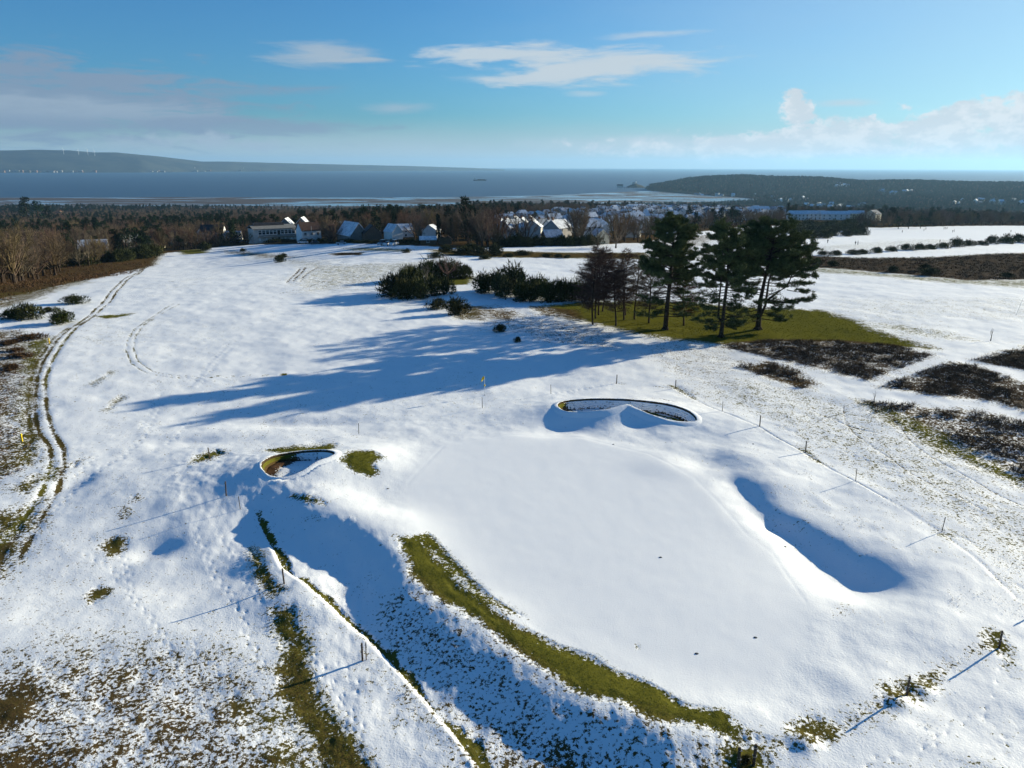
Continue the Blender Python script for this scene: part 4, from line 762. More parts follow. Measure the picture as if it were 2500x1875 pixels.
# --- pines of the clump
def px_scale(x, y):
    return float(np.array([x, y, gz(x, y)-CAMZ])@cf)/FPX
def pine(base, stems, boughs, seed, label, needle_n=22, nlen=0.36):
    """stems: list of [(px,py)...] polylines with end radii; boughs: (start px,py, end px,py, depth offset m, leafiness, spread)"""
    R = random.Random(seed); random.seed(seed); bx, by = G(*base); bz = gz(bx, by); s = px_scale(bx, by)
    def L(px, py, dy=0.0): return Vector(((px-base[0])*s, dy, (base[1]-py)*s*1.03))
    e = link('pine_tree', None, None, (bx, by, bz)); tag(e, label, 'tree', 'tall pines of the clump')
    t = MB(); c = MB(); P = []; D = []
    for pts, ra, rb in stems:
        v = [L(*p) for p in pts]; n = len(v); v[0].z -= 0.3 if pts[0][1] >= base[1]-1 else 0
        t.tube(v, [ra+(rb-ra)*i/(n-1) for i in range(n)], 8)
        if pts[0][1] >= base[1]-1:
            for q in range(5): a = q*1.256+R.random(); t.tube([v[0]+Vector((math.cos(a)*ra*.5, math.sin(a)*ra*.5, .75)), v[0]+Vector((math.cos(a)*ra*1.5, math.sin(a)*ra*1.5, .28))], [ra*.45, ra*.15], 5)
    NR = np.random.default_rng(seed)
    def spray(p, d, n, r):
        q = np.array(p)+NR.normal(size=(n, 3))*[r, r, r*.45]; dd = np.array(d.normalized())*.5+NR.normal(size=(n, 3))*[.7, .7, .5]+[0, 0, .55]
        dd *= (nlen*NR.uniform(.6, 1.25, n)/np.linalg.norm(dd, axis=1))[:, None]; P.append(q); D.append(dd)
    for (x0, y0, x1, y1, dep, leaf, spread) in boughs:
        a = L(x0, y0); b = L(x1, y1, dep); ln = (b-a).length; m = a.lerp(b, .5)+Vector((R.uniform(-.2, .2), R.uniform(-.2, .2), -.05*ln+R.uniform(-.15, .2)))
        c.tube([a, m, b], [.03+.012*ln, .02+.008*ln, .015], 5, False)
        nsub = int(5+ln*2.0)
        for k in range(nsub):
            f = R.uniform(.3 if leaf > .3 else .12, 1.0); p = (a.lerp(m, f*2) if f < .5 else m.lerp(b, f*2-1)); d = ((b-a).normalized()*.6+Vector((R.uniform(-1, 1), R.uniform(-1, 1), R.uniform(-.25, .6)))).normalized()*R.uniform(.4, 1.0)*spread*(.6+.4*f)
            en = p+d; c.tube([p, p+d*.5+Vector((0, 0, -.04)), en], [.022, .015, .007], 3, False)
            if leaf > .3:
                nt = 3+int(3*leaf)
                for q in range(nt): spray(p+d*R.uniform(.3, 1.05)+Vector((R.gauss(0, .12), R.gauss(0, .12), R.gauss(.05, .1))), d, int(needle_n*leaf), .13)
            else:
                for q in range(7):
                    dd = (d*.4+Vector((R.gauss(0, .3), R.gauss(0, .3), R.gauss(0, .25)))); c.sliver(p+d*R.uniform(.2, 1), dd*R.uniform(.6, 1.4), .022)
                if leaf > .1: spray(en, d, int(needle_n*leaf*1.5), .2)
    link('trunk', t.mesh('trunk', 'pinebark', smooth=True), e); link('boughs', c.mesh('boughs', 'pinebark'), e)
    P = np.concatenate(P); D = np.concatenate(D); link('needles', blades_mesh('needles', P, D, np.random.default_rng(seed).uniform(.05, .10, len(P)), 'needle'), e)
    return e
def rand_boughs(R, stem, y_top, y_bot, half, n, leaf=1.0, jit=8):
    """boughs all round a stem; half(y) = crown half width in px at image row y"""
    o = []
    for i in range(n):
        y = y_top+(y_bot-y_top)*((i+R.random())/n); x = np.interp(y, [p[1] for p in stem[::-1]], [p[0] for p in stem[::-1]]); hw = half(y)
        th = R.uniform(0, 6.28); u = math.cos(th)*hw*R.uniform(.6, 1.05); dep = math.sin(th)*hw*.072*R.uniform(.5, 1)
        o.append((x, y+R.uniform(2, 8), x+u, y-R.uniform(-4, 10)-abs(u)*.12, dep, leaf*R.uniform(.75, 1.1), 1.0))
    return o
R_ = random.Random(77)
st1 = [(1437, 712), (1438, 660), (1441, 600), (1443, 550), (1440, 515), (1438, 484)]
hw1 = lambda y: np.interp(y, [480, 495, 520, 560, 590, 615], [10, 34, 54, 72, 78, 62])
b1 = rand_boughs(R_, st1, 482, 612, hw1, 92)
b1 += [(1440, y, 1440+R_.uniform(30, 62)*sg, y-R_.uniform(-6, 6), R_.uniform(-3, 3), R_.choice([0.05, .2, .5, .7]), 1.1) for y in range(612, 690, 6) for sg in (-1, 1)]
pine((1437, 712), [(st1, .40, .06)], b1, 51, 'tallest straight pine left of centre in the clump, conical dark crown')
st2 = [(1557, 728), (1558, 700), (1559, 650), (1561, 600), (1556, 550), (1548, 505)]
hw2 = lambda y: np.interp(y, [500, 515, 540, 580, 605, 625], [12, 34, 50, 62, 66, 50])
b2 = rand_boughs(R_, st2, 503, 622, hw2, 74)
b2 += [(1559, y, 1559+R_.uniform(28, 60)*sg, y-R_.uniform(-8, 4), R_.uniform(-3, 3), R_.choice([0.05, .2, .5, .7]), 1.1) for y in range(622, 712, 6) for sg in (-1, 1)]
b2 += [(1560, 690, 1598, 672, -1, .4, 1), (1560, 690, 1600, 692, -1.5, .4, 1), (1558, 695, 1520, 690, -1, .3, 1), (1548, 600, 1500, 570, -.5, 1, 1), (1548, 590, 1496, 548, .3, 1, 1), (1548, 610, 1492, 596, .8, 1, 1)]
pine((1557, 728), [(st2, .36, .05), ([(1558, 698), (1548, 685), (1547, 640), (1548, 590), (1545, 545)], .20, .05)], b2, 52, 'forked nearest pine in the middle of the clump')
st3 = [(1637, 712), (1637, 690), (1636, 650), (1642, 600), (1648, 555), (1655, 500)]
hw3 = lambda y: np.interp(y, [490, 505, 530, 560, 590, 605], [16, 52, 76, 86, 76, 54])
b3 = rand_boughs(R_, st3, 495, 600, hw3, 104)
b3 += rand_boughs(R_, [(1700, 620), (1700, 520)], 535, 600, lambda y: 46, 38)
b3 += [(1650, 640, 1712, 610, 0, .2, .8), (1690, 612, 1745, 618, .5, .9, 1), (1700, 600, 1742, 600, -.6, 1, 1), (1690, 628, 1738, 632, -.4, .9, 1), (1660, 650, 1735, 650, .3, .9, 1), (1650, 655, 1745, 645, -.6, .8, 1), (1655, 655, 1710, 668, .6, .6, 1), (1640, 640, 1600, 625, -.4, .7, 1), (1640, 630, 1590, 610, .5, .9, 1), (1600, 590, 1575, 560, .2, 1, 1), (1620, 570, 1570, 520, .6, 1, 1), (1620, 560, 1585, 505, -.4, 1, 1)]
b3 += [(1642, y, 1642+R_.uniform(25, 60)*sg, y-R_.uniform(-8, 4), R_.uniform(-3, 3), R_.choice([0.05, .2, .5, .7]), 1.1) for y in range(605, 690, 7) for sg in (-1, 1)]
pine((1637, 712), [(st3, .48, .07), ([(1637, 690), (1648, 660), (1650, 610), (1662, 560), (1672, 520)], .24, .05), ([(1645, 655), (1665, 638), (1690, 620), (1697, 600), (1705, 560)], .20, .05)], b3, 53, 'broadest pine on the right of the clump with long low limbs')
def larch(base, top, wpx, seed, label, lean=0, red=True, dens=1.0):
    R = random.Random(seed); random.seed(seed); bx, by = G(*base); bz = gz(bx, by); s = px_scale(bx, by); h = (base[1]-top)*s*1.03; w = wpx*s
    e = link('larch_tree', None, None, (bx, by, bz)); tag(e, label, 'tree', 'thin leafless trees of the clump')
    t = MB(); c = MB(); lx = lean*s
    ax = lambda f: Vector((lx*f*(1-f*.6)+.15*math.sin(f*5+seed), .1*math.sin(f*4+seed*2), f*h))
    t.tube([Vector((0, 0, -.3))]+[ax(f) for f in (.02, .2, .4, .6, .8, 1)], [.17, .15, .12, .10, .08, .05, .015], 6)
    n = int(120*dens)
    for i in range(n):
        f = .22+.78*(i+R.random())/n; a = R.uniform(0, 6.28); hw = w*(.5+.5*math.sin(min(1, (f-.15)/.5)*1.57))*(1-max(0, f-.55)/.5)**.8*R.uniform(.6, 1.05)+.15
        p = ax(f); d = Vector((math.cos(a)*hw, math.sin(a)*hw, hw*R.uniform(-.05, .45))); m = p+d*.5+Vector((0, 0, -.08*hw))
        c.tube([p, m, p+d], [.03, .02, .006], 3, False)
        for q in range(int(22+hw*18)):
            g = R.uniform(.2, 1); b = p+d*g; dd = Vector((R.gauss(0, .5), R.gauss(0, .5), R.gauss(.1, .5)))*.42+d.normalized()*.3; c.sliver(b, dd*R.uniform(.6, 1.6), .034)
            if q % 2: c.sliver(b+dd*.4, dd*.4+Vector((R.gauss(0, .2), R.gauss(0, .2), R.gauss(.1, .2))), .028)
    link('trunk', t.mesh('trunk', 'bark'), e); link('crown', c.mesh('crown', 'larchtwig' if red else 'twig'), e)
for i, (b, tp, w, ln, red, lb, dn) in enumerate([
        ((1281, 702), 562, 54, -4, True, 'leftmost thin bare tree of the clump', 1), ((1288, 688), 548, 60, -6, True, 'second bare tree from the left of the clump', 1), ((1294, 680), 540, 60, -10, True, 'third bare tree from the left of the clump', 1), ((1301, 673), 545, 54, 10, True, 'rearmost bare tree on the left of the clump', 1),
        ((1329, 704), 570, 46, -12, True, 'leaning bare tree standing forward on the clump left', 1.1), ((1346, 691), 545, 26, -2, False, 'tall straight bare pole tree in the clump', .7), ((1351, 681), 555, 42, -8, True, 'thin bare tree behind the straight pole tree', .8), ((1372, 690), 560, 34, 0, False, 'slim bare tree between the pole tree and the tallest pine', .8),
        ((1403, 698), 560, 40, -10, False, 'dark leafless tree just left of the tallest pine', 1.2), ((1477, 702), 590, 46, -16, False, 'low leaning dead tree right of the tallest pine', 1.1)]):
    larch(b, tp, w, 60+i, lb, ln, red, dn)
# hawthorn and pale shrub of the thicket
def single_tree(px, py, top, meshes, label, name='bare_tree', cw=1.0, rot=0.0, group=None, native=10.0):
    x, y = G(px, py); s = px_scale(x, y); h = (py-top)*s/native
    return thing(name, [('trunk', meshes[0]), ('crown', meshes[1])], label, 'tree', (x, y, gz(x, y)-.05), rot, (h*cw, h*cw, h), group)
single_tree(967, 613, 548, bare_tree(81, 10, 7.0, (9, 8), 12, .38, up=.2, tw=.02), 'wind-bent bare hawthorn on a green patch among the gorse', 'hawthorn_tree', 1.0, 2.2)
single_tree(922, 622, 572, bare_tree(82, 10, 4.5, (10, 8), 16, .15, 'greytwig', 1.0, tw=.022), 'pale grey leafless shrub rising from the gorse thicket', 'bare_shrub', 1.0, 1.0)
for px, py, tp, lb in [(2140, 735, 705, 'tiny leafless sapling on the right snow above the heather'), (1888, 868, 842, 'small forked sapling where the snowy paths cross'), (1822, 890, 868, 'bare twiggy sapling at the head of the right wheel track')]:
    single_tree(px, py, tp, bare_tree(int(px), 10, 2.2, (4, 3), 3, .4, tw=.05), lb, 'sapling')

# ------------------------------------------------------------------ buildings
occupied = []; clear_view = []
def gable_house(w, d, h, rh, wall, roof, nwin=2, storeys=2, chim=1, over=.35, hip=0.0, detail=True, gablewin=True):
    """parts of a house, ridge along x; front faces -y.  returns list (name, mesh, children)"""
    P = []; b = MB(); hw, hd = w/2, d/2
    b.poly([(-hw, -hd, -3), (hw, -hd, -3), (hw, -hd, h), (-hw, -hd, h)]); b.poly([(hw, hd, -3), (-hw, hd, -3), (-hw, hd, h), (hw, hd, h)])
    if hip == 0:
        b.poly([(hw, -hd, -3), (hw, hd, -3), (hw, hd, h), (hw, 0, h+rh), (hw, -hd, h)]); b.poly([(-hw, hd, -3), (-hw, -hd, -3), (-hw, -hd, h), (-hw, 0, h+rh), (-hw, hd, h)])
    else:
        b.poly([(hw, -hd, -3), (hw, hd, -3), (hw, hd, h), (hw, -hd, h)]); b.poly([(-hw, hd, -3), (-hw, -hd, -3), (-hw, -hd, h), (-hw, hd, h)])
    P.append(('wall', b.mesh('wall', wall), []))
    r = MB(); k = rh/hd; zo = h-over*k; t = .22; X = hw+over; Xi = X-hip
    for sg in (-1, 1):
        e = sg*(hd+over); c8 = [(-X, e, zo), (X, e, zo), (Xi, 0, h+rh), (-Xi, 0, h+rh), (-X, e, zo+t), (X, e, zo+t), (Xi, 0, h+rh+t), (-Xi, 0, h+rh+t)]
        if sg > 0: c8 = [c8[1], c8[0], c8[3], c8[2], c8[5], c8[4], c8[7], c8[6]]
        r.quadbox(c8)
    if hip:
        for sg in (-1, 1): r.poly([(sg*X, -sg*(hd+over), zo+t), (sg*X, sg*(hd+over), zo+t), (sg*Xi, 0, h+rh+t)])
    ch = []
    for i in range(chim):
        cx = (hw-.7)*(1 if i else -1)*(1 if hip == 0 else .4); m = MB(); m.box(cx-.4, cx+.4, -.35, .35, h+rh*.7, h+rh+1.1); m.box(cx-.48, cx+.48, -.43, .43, h+rh+1.1, h+rh+1.25); ch.append(('chimney', m.mesh('chimney', 'w_brick')))
    P.append(('roof', r.mesh('roof', roof), ch))
    if detail:
        def win(x0, x1, z0, z1, face):
            fm, pm = MB(), MB()
            def q(m, a, b_, z_0, z_1, o0, o1):
                if face == 'f': m.box(a, b_, -hd-o1, -hd-o0, z_0, z_1)
                else: m.box(hw+o0, hw+o1, a, b_, z_0, z_1)
            q(pm, x0, x1, z0, z1, -.02, .02)
            f = .09
            q(fm, x0-f, x1+f, z1, z1+f, -.02, .06); q(fm, x0-f, x1+f, z0-f, z0, -.02, .08); q(fm, x0-f, x0, z0, z1, -.02, .06); q(fm, x1, x1+f, z0, z1, -.02, .06); xm = (x0+x1)/2; q(fm, xm-.04, xm+.04, z0, z1, .0, .05)
            P.append(('window', fm.mesh('window', 'frame'), [('pane', pm.mesh('pane', 'glass'))]))
        for s_ in range(storeys):
            z0 = .9+s_*2.7
            for i in range(nwin):
                cx = -hw+w*(i+.5)/nwin
                if s_ == 0 and i == nwin//2 and nwin > 2:
                    m = MB(); m.box(cx-.5, cx+.5, -hd-.05, -hd+.02, 0, 2.1); P.append(('door', m.mesh('door', 'wood'), [])); continue
                win(cx-.55, cx+.55, z0, z0+1.3, 'f')
            if gablewin: win(-.55, .55, z0, z0+1.3, 'g')
    return P
def place_house(parts, px, py, rot, label, group=None, scale=1.0, name='house', cat='house', xy=None, zoff=0.0, clear=0):
    x, y = xy if xy else G(px, py)
    if clear: clear_view.append((x, y, clear))
    e = link(name, None, None, (x, y, gz(x, y)-.1+zoff), rot, scale); tag(e, label, cat, group)
    for n, me, ch in parts:
        p = link(n, me, e)
        for cn, cm in ch: link(cn, cm, p)
    occupied.append((x, y, 7*(scale if isinstance(scale, (int, float)) else max(scale)))); return e
def mpx(px, py): x, y = G(px, py); return px_scale(x, y)
S1 = mpx(600, 523)
# clubhouse: two storeys, glazed upper front, balcony, shallow dark roof
def clubhouse():
    w = 92*S1; d = 12; P = []; hw = w/2; b = MB(); b.box(-hw, hw, 0, d, -3, 7.0); P.append(('wall', b.mesh('wall', 'w_mix'), []))
    r = MB(); r.quadbox([(-hw-.6, -.9, 6.9), (hw+.6, -.9, 6.9), (hw+.6, d*.45, 8.6), (-hw-.6, d*.45, 8.6), (-hw-.6, -.9, 7.2), (hw+.6, -.9, 7.2), (hw+.6, d*.45, 8.9), (-hw-.6, d*.45, 8.9)]); r.quadbox([(-hw-.6, d*.45+.02, 8.6), (hw+.6, d*.45+.02, 8.6), (hw+.6, d+.6, 6.9), (-hw-.6, d+.6, 6.9), (-hw-.6, d*.45+.02, 8.9), (hw+.6, d*.45+.02, 8.9), (hw+.6, d+.6, 7.2), (-hw-.6, d+.6, 7.2)])
    m = MB(); m.box(-hw*.9, hw*.55, d*.30, d*.62, 8.0, 10.0, 0, 1.2); P.append(('roof', r.mesh('roof', 'w_grey'), [('ridge_roof', m.mesh('ridge_roof', 'slate'))]))
    x0 = -hw+w*.10; n = 10; ww = (w*.88)/n
    g = MB(); g.box(x0, x0+w*.88, -.22, -.02, 3.75, 6.45); P.append(('glazed_front', g.mesh('glazed_front', 'frame'), []))
    for i in range(n):
        for z0, z1 in ((4.2, 5.4), (5.6, 6.2)):
            m = MB(); m.box(x0+i*ww+.22, x0+(i+1)*ww-.22, -.27, -.22, z0 if i != 5 else z0-.3, z1); P.append(('window', m.mesh('window', 'glass'), []))
    m = MB(); m.box(x0-.2, hw+.1, -1.5, -.02, 2.95, 3.25); P.append(('balcony', m.mesh('balcony', 'concrete'), []))
    m = MB(); m.box(x0-.1, hw, -1.45, -1.4, 3.3, 4.0); P.append(('balcony_rail', m.mesh('balcony_rail', 'w_grey'), []))
    for i in range(6):
        m = MB(); cx = x0+.8+i*w*.15; m.box(cx-.5, cx+.5, -.08, -.02, .8 if i != 3 else .1, 2.3); P.append(('window', m.mesh('window', 'glass' if i in (2, 3) else 'frame'), []))
    return P
place_house(clubhouse(), 596, 522, .58, 'long two-storey clubhouse with glazed upper front and dark roof', name='clubhouse', cat='clubhouse'); occupied.append(G(620, 522)+(12,))
def at_sz(px, py, wpx): return wpx*mpx(px, py)
place_house(gable_house(at_sz(665, 522, 42), 8, 6.0, 3.6, 'w_white', 'tile', 3, 2, 2), 668, 522, .64, 'white house with brown tiled roof joined to the clubhouse', name='white_house')
place_house(gable_house(at_sz(462, 521, 46), 9, 6.2, 4.0, 'w_white', 'slate', 3, 2, 2), 463, 522, .12, 'white gabled house with black slate roof left of the clubhouse', name='white_house')
place_house(gable_house(8, at_sz(440, 521, 20), 5.5, 3.0, 'w_white', 'slate', 1, 2, 0), 440, 520, .12+math.pi/2, 'white gabled wing at the left end of the slate-roofed house', name='house_wing')
for px, lb in [(590, 'left of two grey gables rising behind the clubhouse roof'), (625, 'right of two grey gables rising behind the clubhouse roof')]:
    x, y = G(px, 519); place_house(gable_house(10, at_sz(px, 519, 24), 8.2, 3.2, 'w_grey', 'snowroof', 1, 3, 0), px, 519, math.pi/2+.1, lb, xy=(x+2, y+22))
place_house(gable_house(13, at_sz(760, 521, 34), 3.0, 4.4, 'w_grey', 'snowroof', 2, 1, 0), 762, 521, math.pi/2+.62, 'bungalow with broad snow-blue roof and grey gable front', scale=1.15)
place_house(gable_house(10, 9, 4.0, 4.0, 'w_brick', 'slate', 1, 2, 0), 803, 519, math.pi/2+.35, 'brown-gabled chalet house right of the bungalow', scale=.85)
place_house(gable_house(12, at_sz(852, 517, 34), 5.0, 4.2, 'w_white', 'snowroof', 2, 2, 0), 850, 517, math.pi/2+.6, 'snow-roofed house with twin gables behind the parked vans', scale=.72)
place_house(gable_house(10, 8, 4.6, 3.4, 'w_white', 'snowroof', 1, 2, 0), 872, 512, .5, 'rear snow-roofed house beside the twin-gabled one', scale=.75)
place_house(gable_house(8, 9, 5.4, 3.0, 'w_white', 'snowroof', 1, 2, 0), 932, 516, math.pi/2-.2, 'white house half hidden by tall dark conifers', scale=.72)
place_house(gable_house(9, 8, 4.2, 3.2, 'w_cream', 'snowroof', 2, 1, 1), 742, 507, .4, 'small cream-gabled house behind the bungalow roof')
def shed(): return gable_house(6, 4, 1.9, 1.0, 'wood', 'snowroof', 1, 1, 0, detail=True)
place_house(shed(), 925, 527, .1, 'low wooden shed with white snowy roof', name='shed', cat='shed')
for px, lb in [(955, 'left of two small brown sheds under the conifers'), (968, 'right of two small brown sheds under the conifers')]:
    place_house(gable_house(2.6, 3, 2.0, 1.0, 'wood', 'wood', 1, 1, 0, detail=False), px, 527, math.pi/2, lb, name='shed', cat='shed')
place_house(gable_house(9, 8, 3.2, 2.6, 'w_white', 'snowroof', 2, 1, 0), 505, 520, .1, 'low white annexe between the slate-roofed house and the clubhouse', name='annexe')
place_house(gable_house(11, 8, 4.5, 3.2, 'w_grey', 'snowroof', 2, 2, 0), 285, 540, math.pi/2-.6, 'grey house with snowy roof behind bare trees on the left')
place_house(gable_house(11, 8, 4.5, 3.2, 'w_grey', 'snowroof', 2, 2, 0), 205, 555, .4, 'bluish house half hidden at the foot of the left wood')
place_house(gable_house(9, 7, 3.6, 2.8, 'w_cream', 'slate', 2, 1, 1), 335, 536, .2, 'small cream cottage behind bare trees left of the white house')
place_house(gable_house(10, 8, 4.5, 3.2, 'w_grey', 'slate', 2, 2, 0), 390, 527, -.1, 'dark-roofed house at the edge of the left wood')
PH = [gable_house(9, 8, 5.2, 3.0, 'w_mix', 'snowroof', 2, 2, 1), gable_house(10, 8, 5.0, 2.8, 'w_white', 'mixroof', 2, 2, 1), gable_house(8.5, 8, 5.2, 3.0, 'w_mix', 'mixroof', 2, 2, 1, hip=2.5), gable_house(11, 7.5, 3.2, 2.6, 'w_cream', 'snowroof', 2, 1, 1), gable_house(9, 8, 5.2, 2.8, 'w_white', 'snowroof', 2, 2, 1, hip=2.2)]
place_house(PH[1], 60, 470, .3, 'bright white house among dark conifers at upper left', name='house')
place_house(gable_house(10, 8, 4.2, 3, 'w_white', 'orange', 2, 1, 0), 14, 474, .2, 'orange-roofed house at the left edge')
place_house(gable_house(12, 9, 5, 3.4, 'w_brick', 'tile', 2, 2, 2), 360, 482, .2, 'red-brown roofed house deep in the left wood')
place_house(gable_house(10, 8, 5, 3, 'w_brick', 'orange', 2, 2, 1), 128, 462, -.3, 'small house with russet roof beside the tall dark conifers')
# snowy terrace roofs left of the village
TL = [(1075, 503, .9), (1095, 509, .9), (1112, 500, .9), (1128, 508, .9), (1143, 499, .9), (1105, 516, .2), (1160, 507, .05), (1180, 509, .05), (1200, 511, .05), (1150, 515, .9), (1205, 517, .3), (1082, 515, .9)]
for i, (px, py, ro) in enumerate(TL): place_house(PH[4 if i % 5 == 1 else 0] if i not in (6, 7, 8) else PH[1], px, py, ro+.55, 'snow-roofed house in the staggered terrace below the common', 'staggered snowy terrace houses')
place_house(gable_house(7, 6, 2.6, 2.4, 'w_brick', 'snowroof', 1, 1, 0), 1192, 524, .3, 'small outbuilding with snowy roof in front of the terrace', name='outbuilding')
place_house(gable_house(9, 8, 4.5, 3.4, 'w_cream', 'snowroof', 1, 2, 0), 1294, 526, math.pi/2+.3, 'cream-gabled cottage among trees right of the terrace', scale=.72)
place_house(gable_house(8, 7, 4.5, 3.0, 'w_mix', 'slate', 1, 2, 1), 1368, 512, math.pi/2-.5, 'pale gabled house close behind the tallest pine', scale=.75)
def village():
    rnd = random.Random(5); n = 0; pts = np.array(VILLAGE); c = pts.mean(0)
    for i in range(-30, 31):
        for j in range(-24, 25):
            th = .35; x = c[0]+(i*18*math.cos(th)-j*27*math.sin(th))+rnd.uniform(-3, 3); y = c[1]+(i*18*math.sin(th)+j*27*math.cos(th))+rnd.uniform(-4, 4)
            if poly_sd(np.array([x]), np.array([y]), VILLAGE)[0] < 0 or any(math.hypot(x-a, y-b) < 15 for a, b, _ in occupied) or rnd.random() < .25 or math.hypot(x, y) > 1200 or n >= 290: continue
            ro = th+(math.pi/2 if rnd.random() < .4 else 0)+rnd.uniform(-.1, .1)
            place_house(rnd.choice(PH), 0, 0, ro, 'small house among the packed village roofs beyond the pines', 'packed village houses', xy=(x, y)); n += 1
    return n
nv = village()
# long blocks on the right
place_house(gable_house(46, 10, 6.4, .6, 'w_cream', 'concrete', 10, 2, 0), 1560, 463, -.05, 'long flat-roofed beige block above the village', name='school_block', cat='building', clear=26)
place_house(gable_house(20, 10, 6.0, 3, 'w_white', 'snowroof', 4, 2, 0), 1640, 463, .05, 'white block right of the long beige building', name='apartment_block', cat='building', clear=12)
for i, (px, py, w, lb) in enumerate([(1722, 475, 17, 'leftmost of the white blocks behind the right fairway'), (1757, 474, 20, 'second of the white blocks behind the right fairway'), (1800, 475, 26, 'third and longest white block behind the right fairway'), (1847, 473, 15, 'cream block second from the right behind the fairway')]):
    place_house(gable_house(w, 9, 5.6, 2.6, 'w_white' if i < 3 else 'w_cream', 'snowroof', 5, 2, 0), px, py, .05-.04*i, lb, name='apartment_block', cat='building', clear=w/2+2)
place_house(gable_house(12, 11, 6.0, 3.4, 'w_cream', 'mixroof', 2, 2, 0), 1884, 475, .7, 'cream gabled house at the right end of the white blocks', clear=9)
HH = 'tiny pale house scattered below the dark headland'
rnd = random.Random(8)
far_houses = [(1500+rnd.uniform(0, 130), 424+rnd.uniform(-3, 3)) for _ in range(14)] + [(1655+rnd.uniform(0, 90), 431+rnd.uniform(-4, 8)) for _ in range(9)] + [(1740+rnd.uniform(0, 140), 448+rnd.uniform(-5, 5)) for _ in range(16)] + [(1800+rnd.uniform(0, 40), 402+rnd.uniform(-4, 10)) for _ in range(6)] + [(1900+rnd.uniform(0, 70), 418+rnd.uniform(-4, 4)) for _ in range(10)] + [(2040+rnd.uniform(0, 170), 440+rnd.uniform(-5, 5)) for _ in range(16)]
PFAR = [gable_house(14, 10, 8, 5, 'w_white', 'snowroof', detail=False, chim=0), gable_house(18, 10, 7, 4, 'w_mix', 'mixroof', detail=False, chim=0)]
for px, py in far_houses: place_house(rnd.choice(PFAR), px, py, rnd.uniform(0, 3), HH, 'far houses under the headland', .85)

# ------------------------------------------------------------------ woods
wood_pts = []
def in_front(x, y): return y > 0 and abs(x/y) < .80
def scatter_woods():
    R = random.Random(17); pts = []
    occ = np.array([(a, b, c) for a, b, c in occupied])
    def ring(r0_, r1, sp):
        n = int(math.pi*(r1*r1-r0_*r0_)*(80/360)/(sp*sp)); out = []
        for _ in range(n):
            r = math.sqrt(R.uniform(r0_*r0_, r1*r1)); a = math.radians(R.uniform(-40, 40)); out.append((r*math.sin(a), r*math.cos(a)))
        return np.array(out)
    for r0_, r1, sp, sc in ((150, 420, 5.8, 1.15), (420, 800, 8.2, 1.1), (800, 1500, 11, 1.0), (1500, 2050, 14, .9), (2050, 4600, 11, .95)):
        q = ring(r0_, r1, sp); X, Y = q[:, 0], q[:, 1]; keep = poly_sd(X, Y, OPEN) < -2.5
        keep &= poly_sd(X, Y, COAST) > 12
        z = HS(X, Y); keep &= z > SEA+1.0
        dv = poly_sd(X, Y, VILLAGE); keep &= (dv < 0) | (np.array([R.random() for _ in X]) < .11)
        for a, b, c in occ: keep &= ((X-a)**2+(Y-b)**2 > (c+1.0)**2)
        # keep the view of houses by the common clear: no tree in the few metres before them
        for a, b, c in occ:
            if math.hypot(a, b) < 460:
                dd = math.hypot(a, b); ux, uy = a/dd, b/dd; al = X*ux+Y*uy; la = np.abs(X*uy-Y*ux); keep &= ~((al < dd) & (al > dd-30) & (la < c+1.5))
        for a, b, c in clear_view: dd = math.hypot(a, b); ux, uy = a/dd, b/dd; al = X*ux+Y*uy; la = np.abs(X*uy-Y*ux); keep &= ~((al < dd+8) & (al > dd-160) & (la < c))
        for x, y, zz in zip(X[keep], Y[keep], z[keep]): pts.append((x, y, zz, sc, r0_))
    return pts
wood_pts = scatter_woods()
wood_pts.sort(key=lambda p: math.hypot(p[0], p[1]))
def pick(e, R):
    if R.random() < (.05+.5*e): return R.choice([5, 7, 7, 5, 6])
    return R.choice([0, 1, 2, 3, 4])
WL = {0: 'spreading brown leafless tree in the wood beyond the common', 1: 'upright brown leafless tree in the wood beyond the common', 2: 'broad brown leafless tree in the wood beyond the common', 3: 'rounded brown leafless tree in the wood beyond the common', 4: 'small brown leafless tree in the wood beyond the common', 5: 'dark evergreen tree among the bare woods', 6: 'dark narrow conifer among the bare woods', 7: 'broad dark evergreen among the bare woods'}
CATG = {0: 'trees of the brown wood', 5: 'evergreens in the brown wood'}
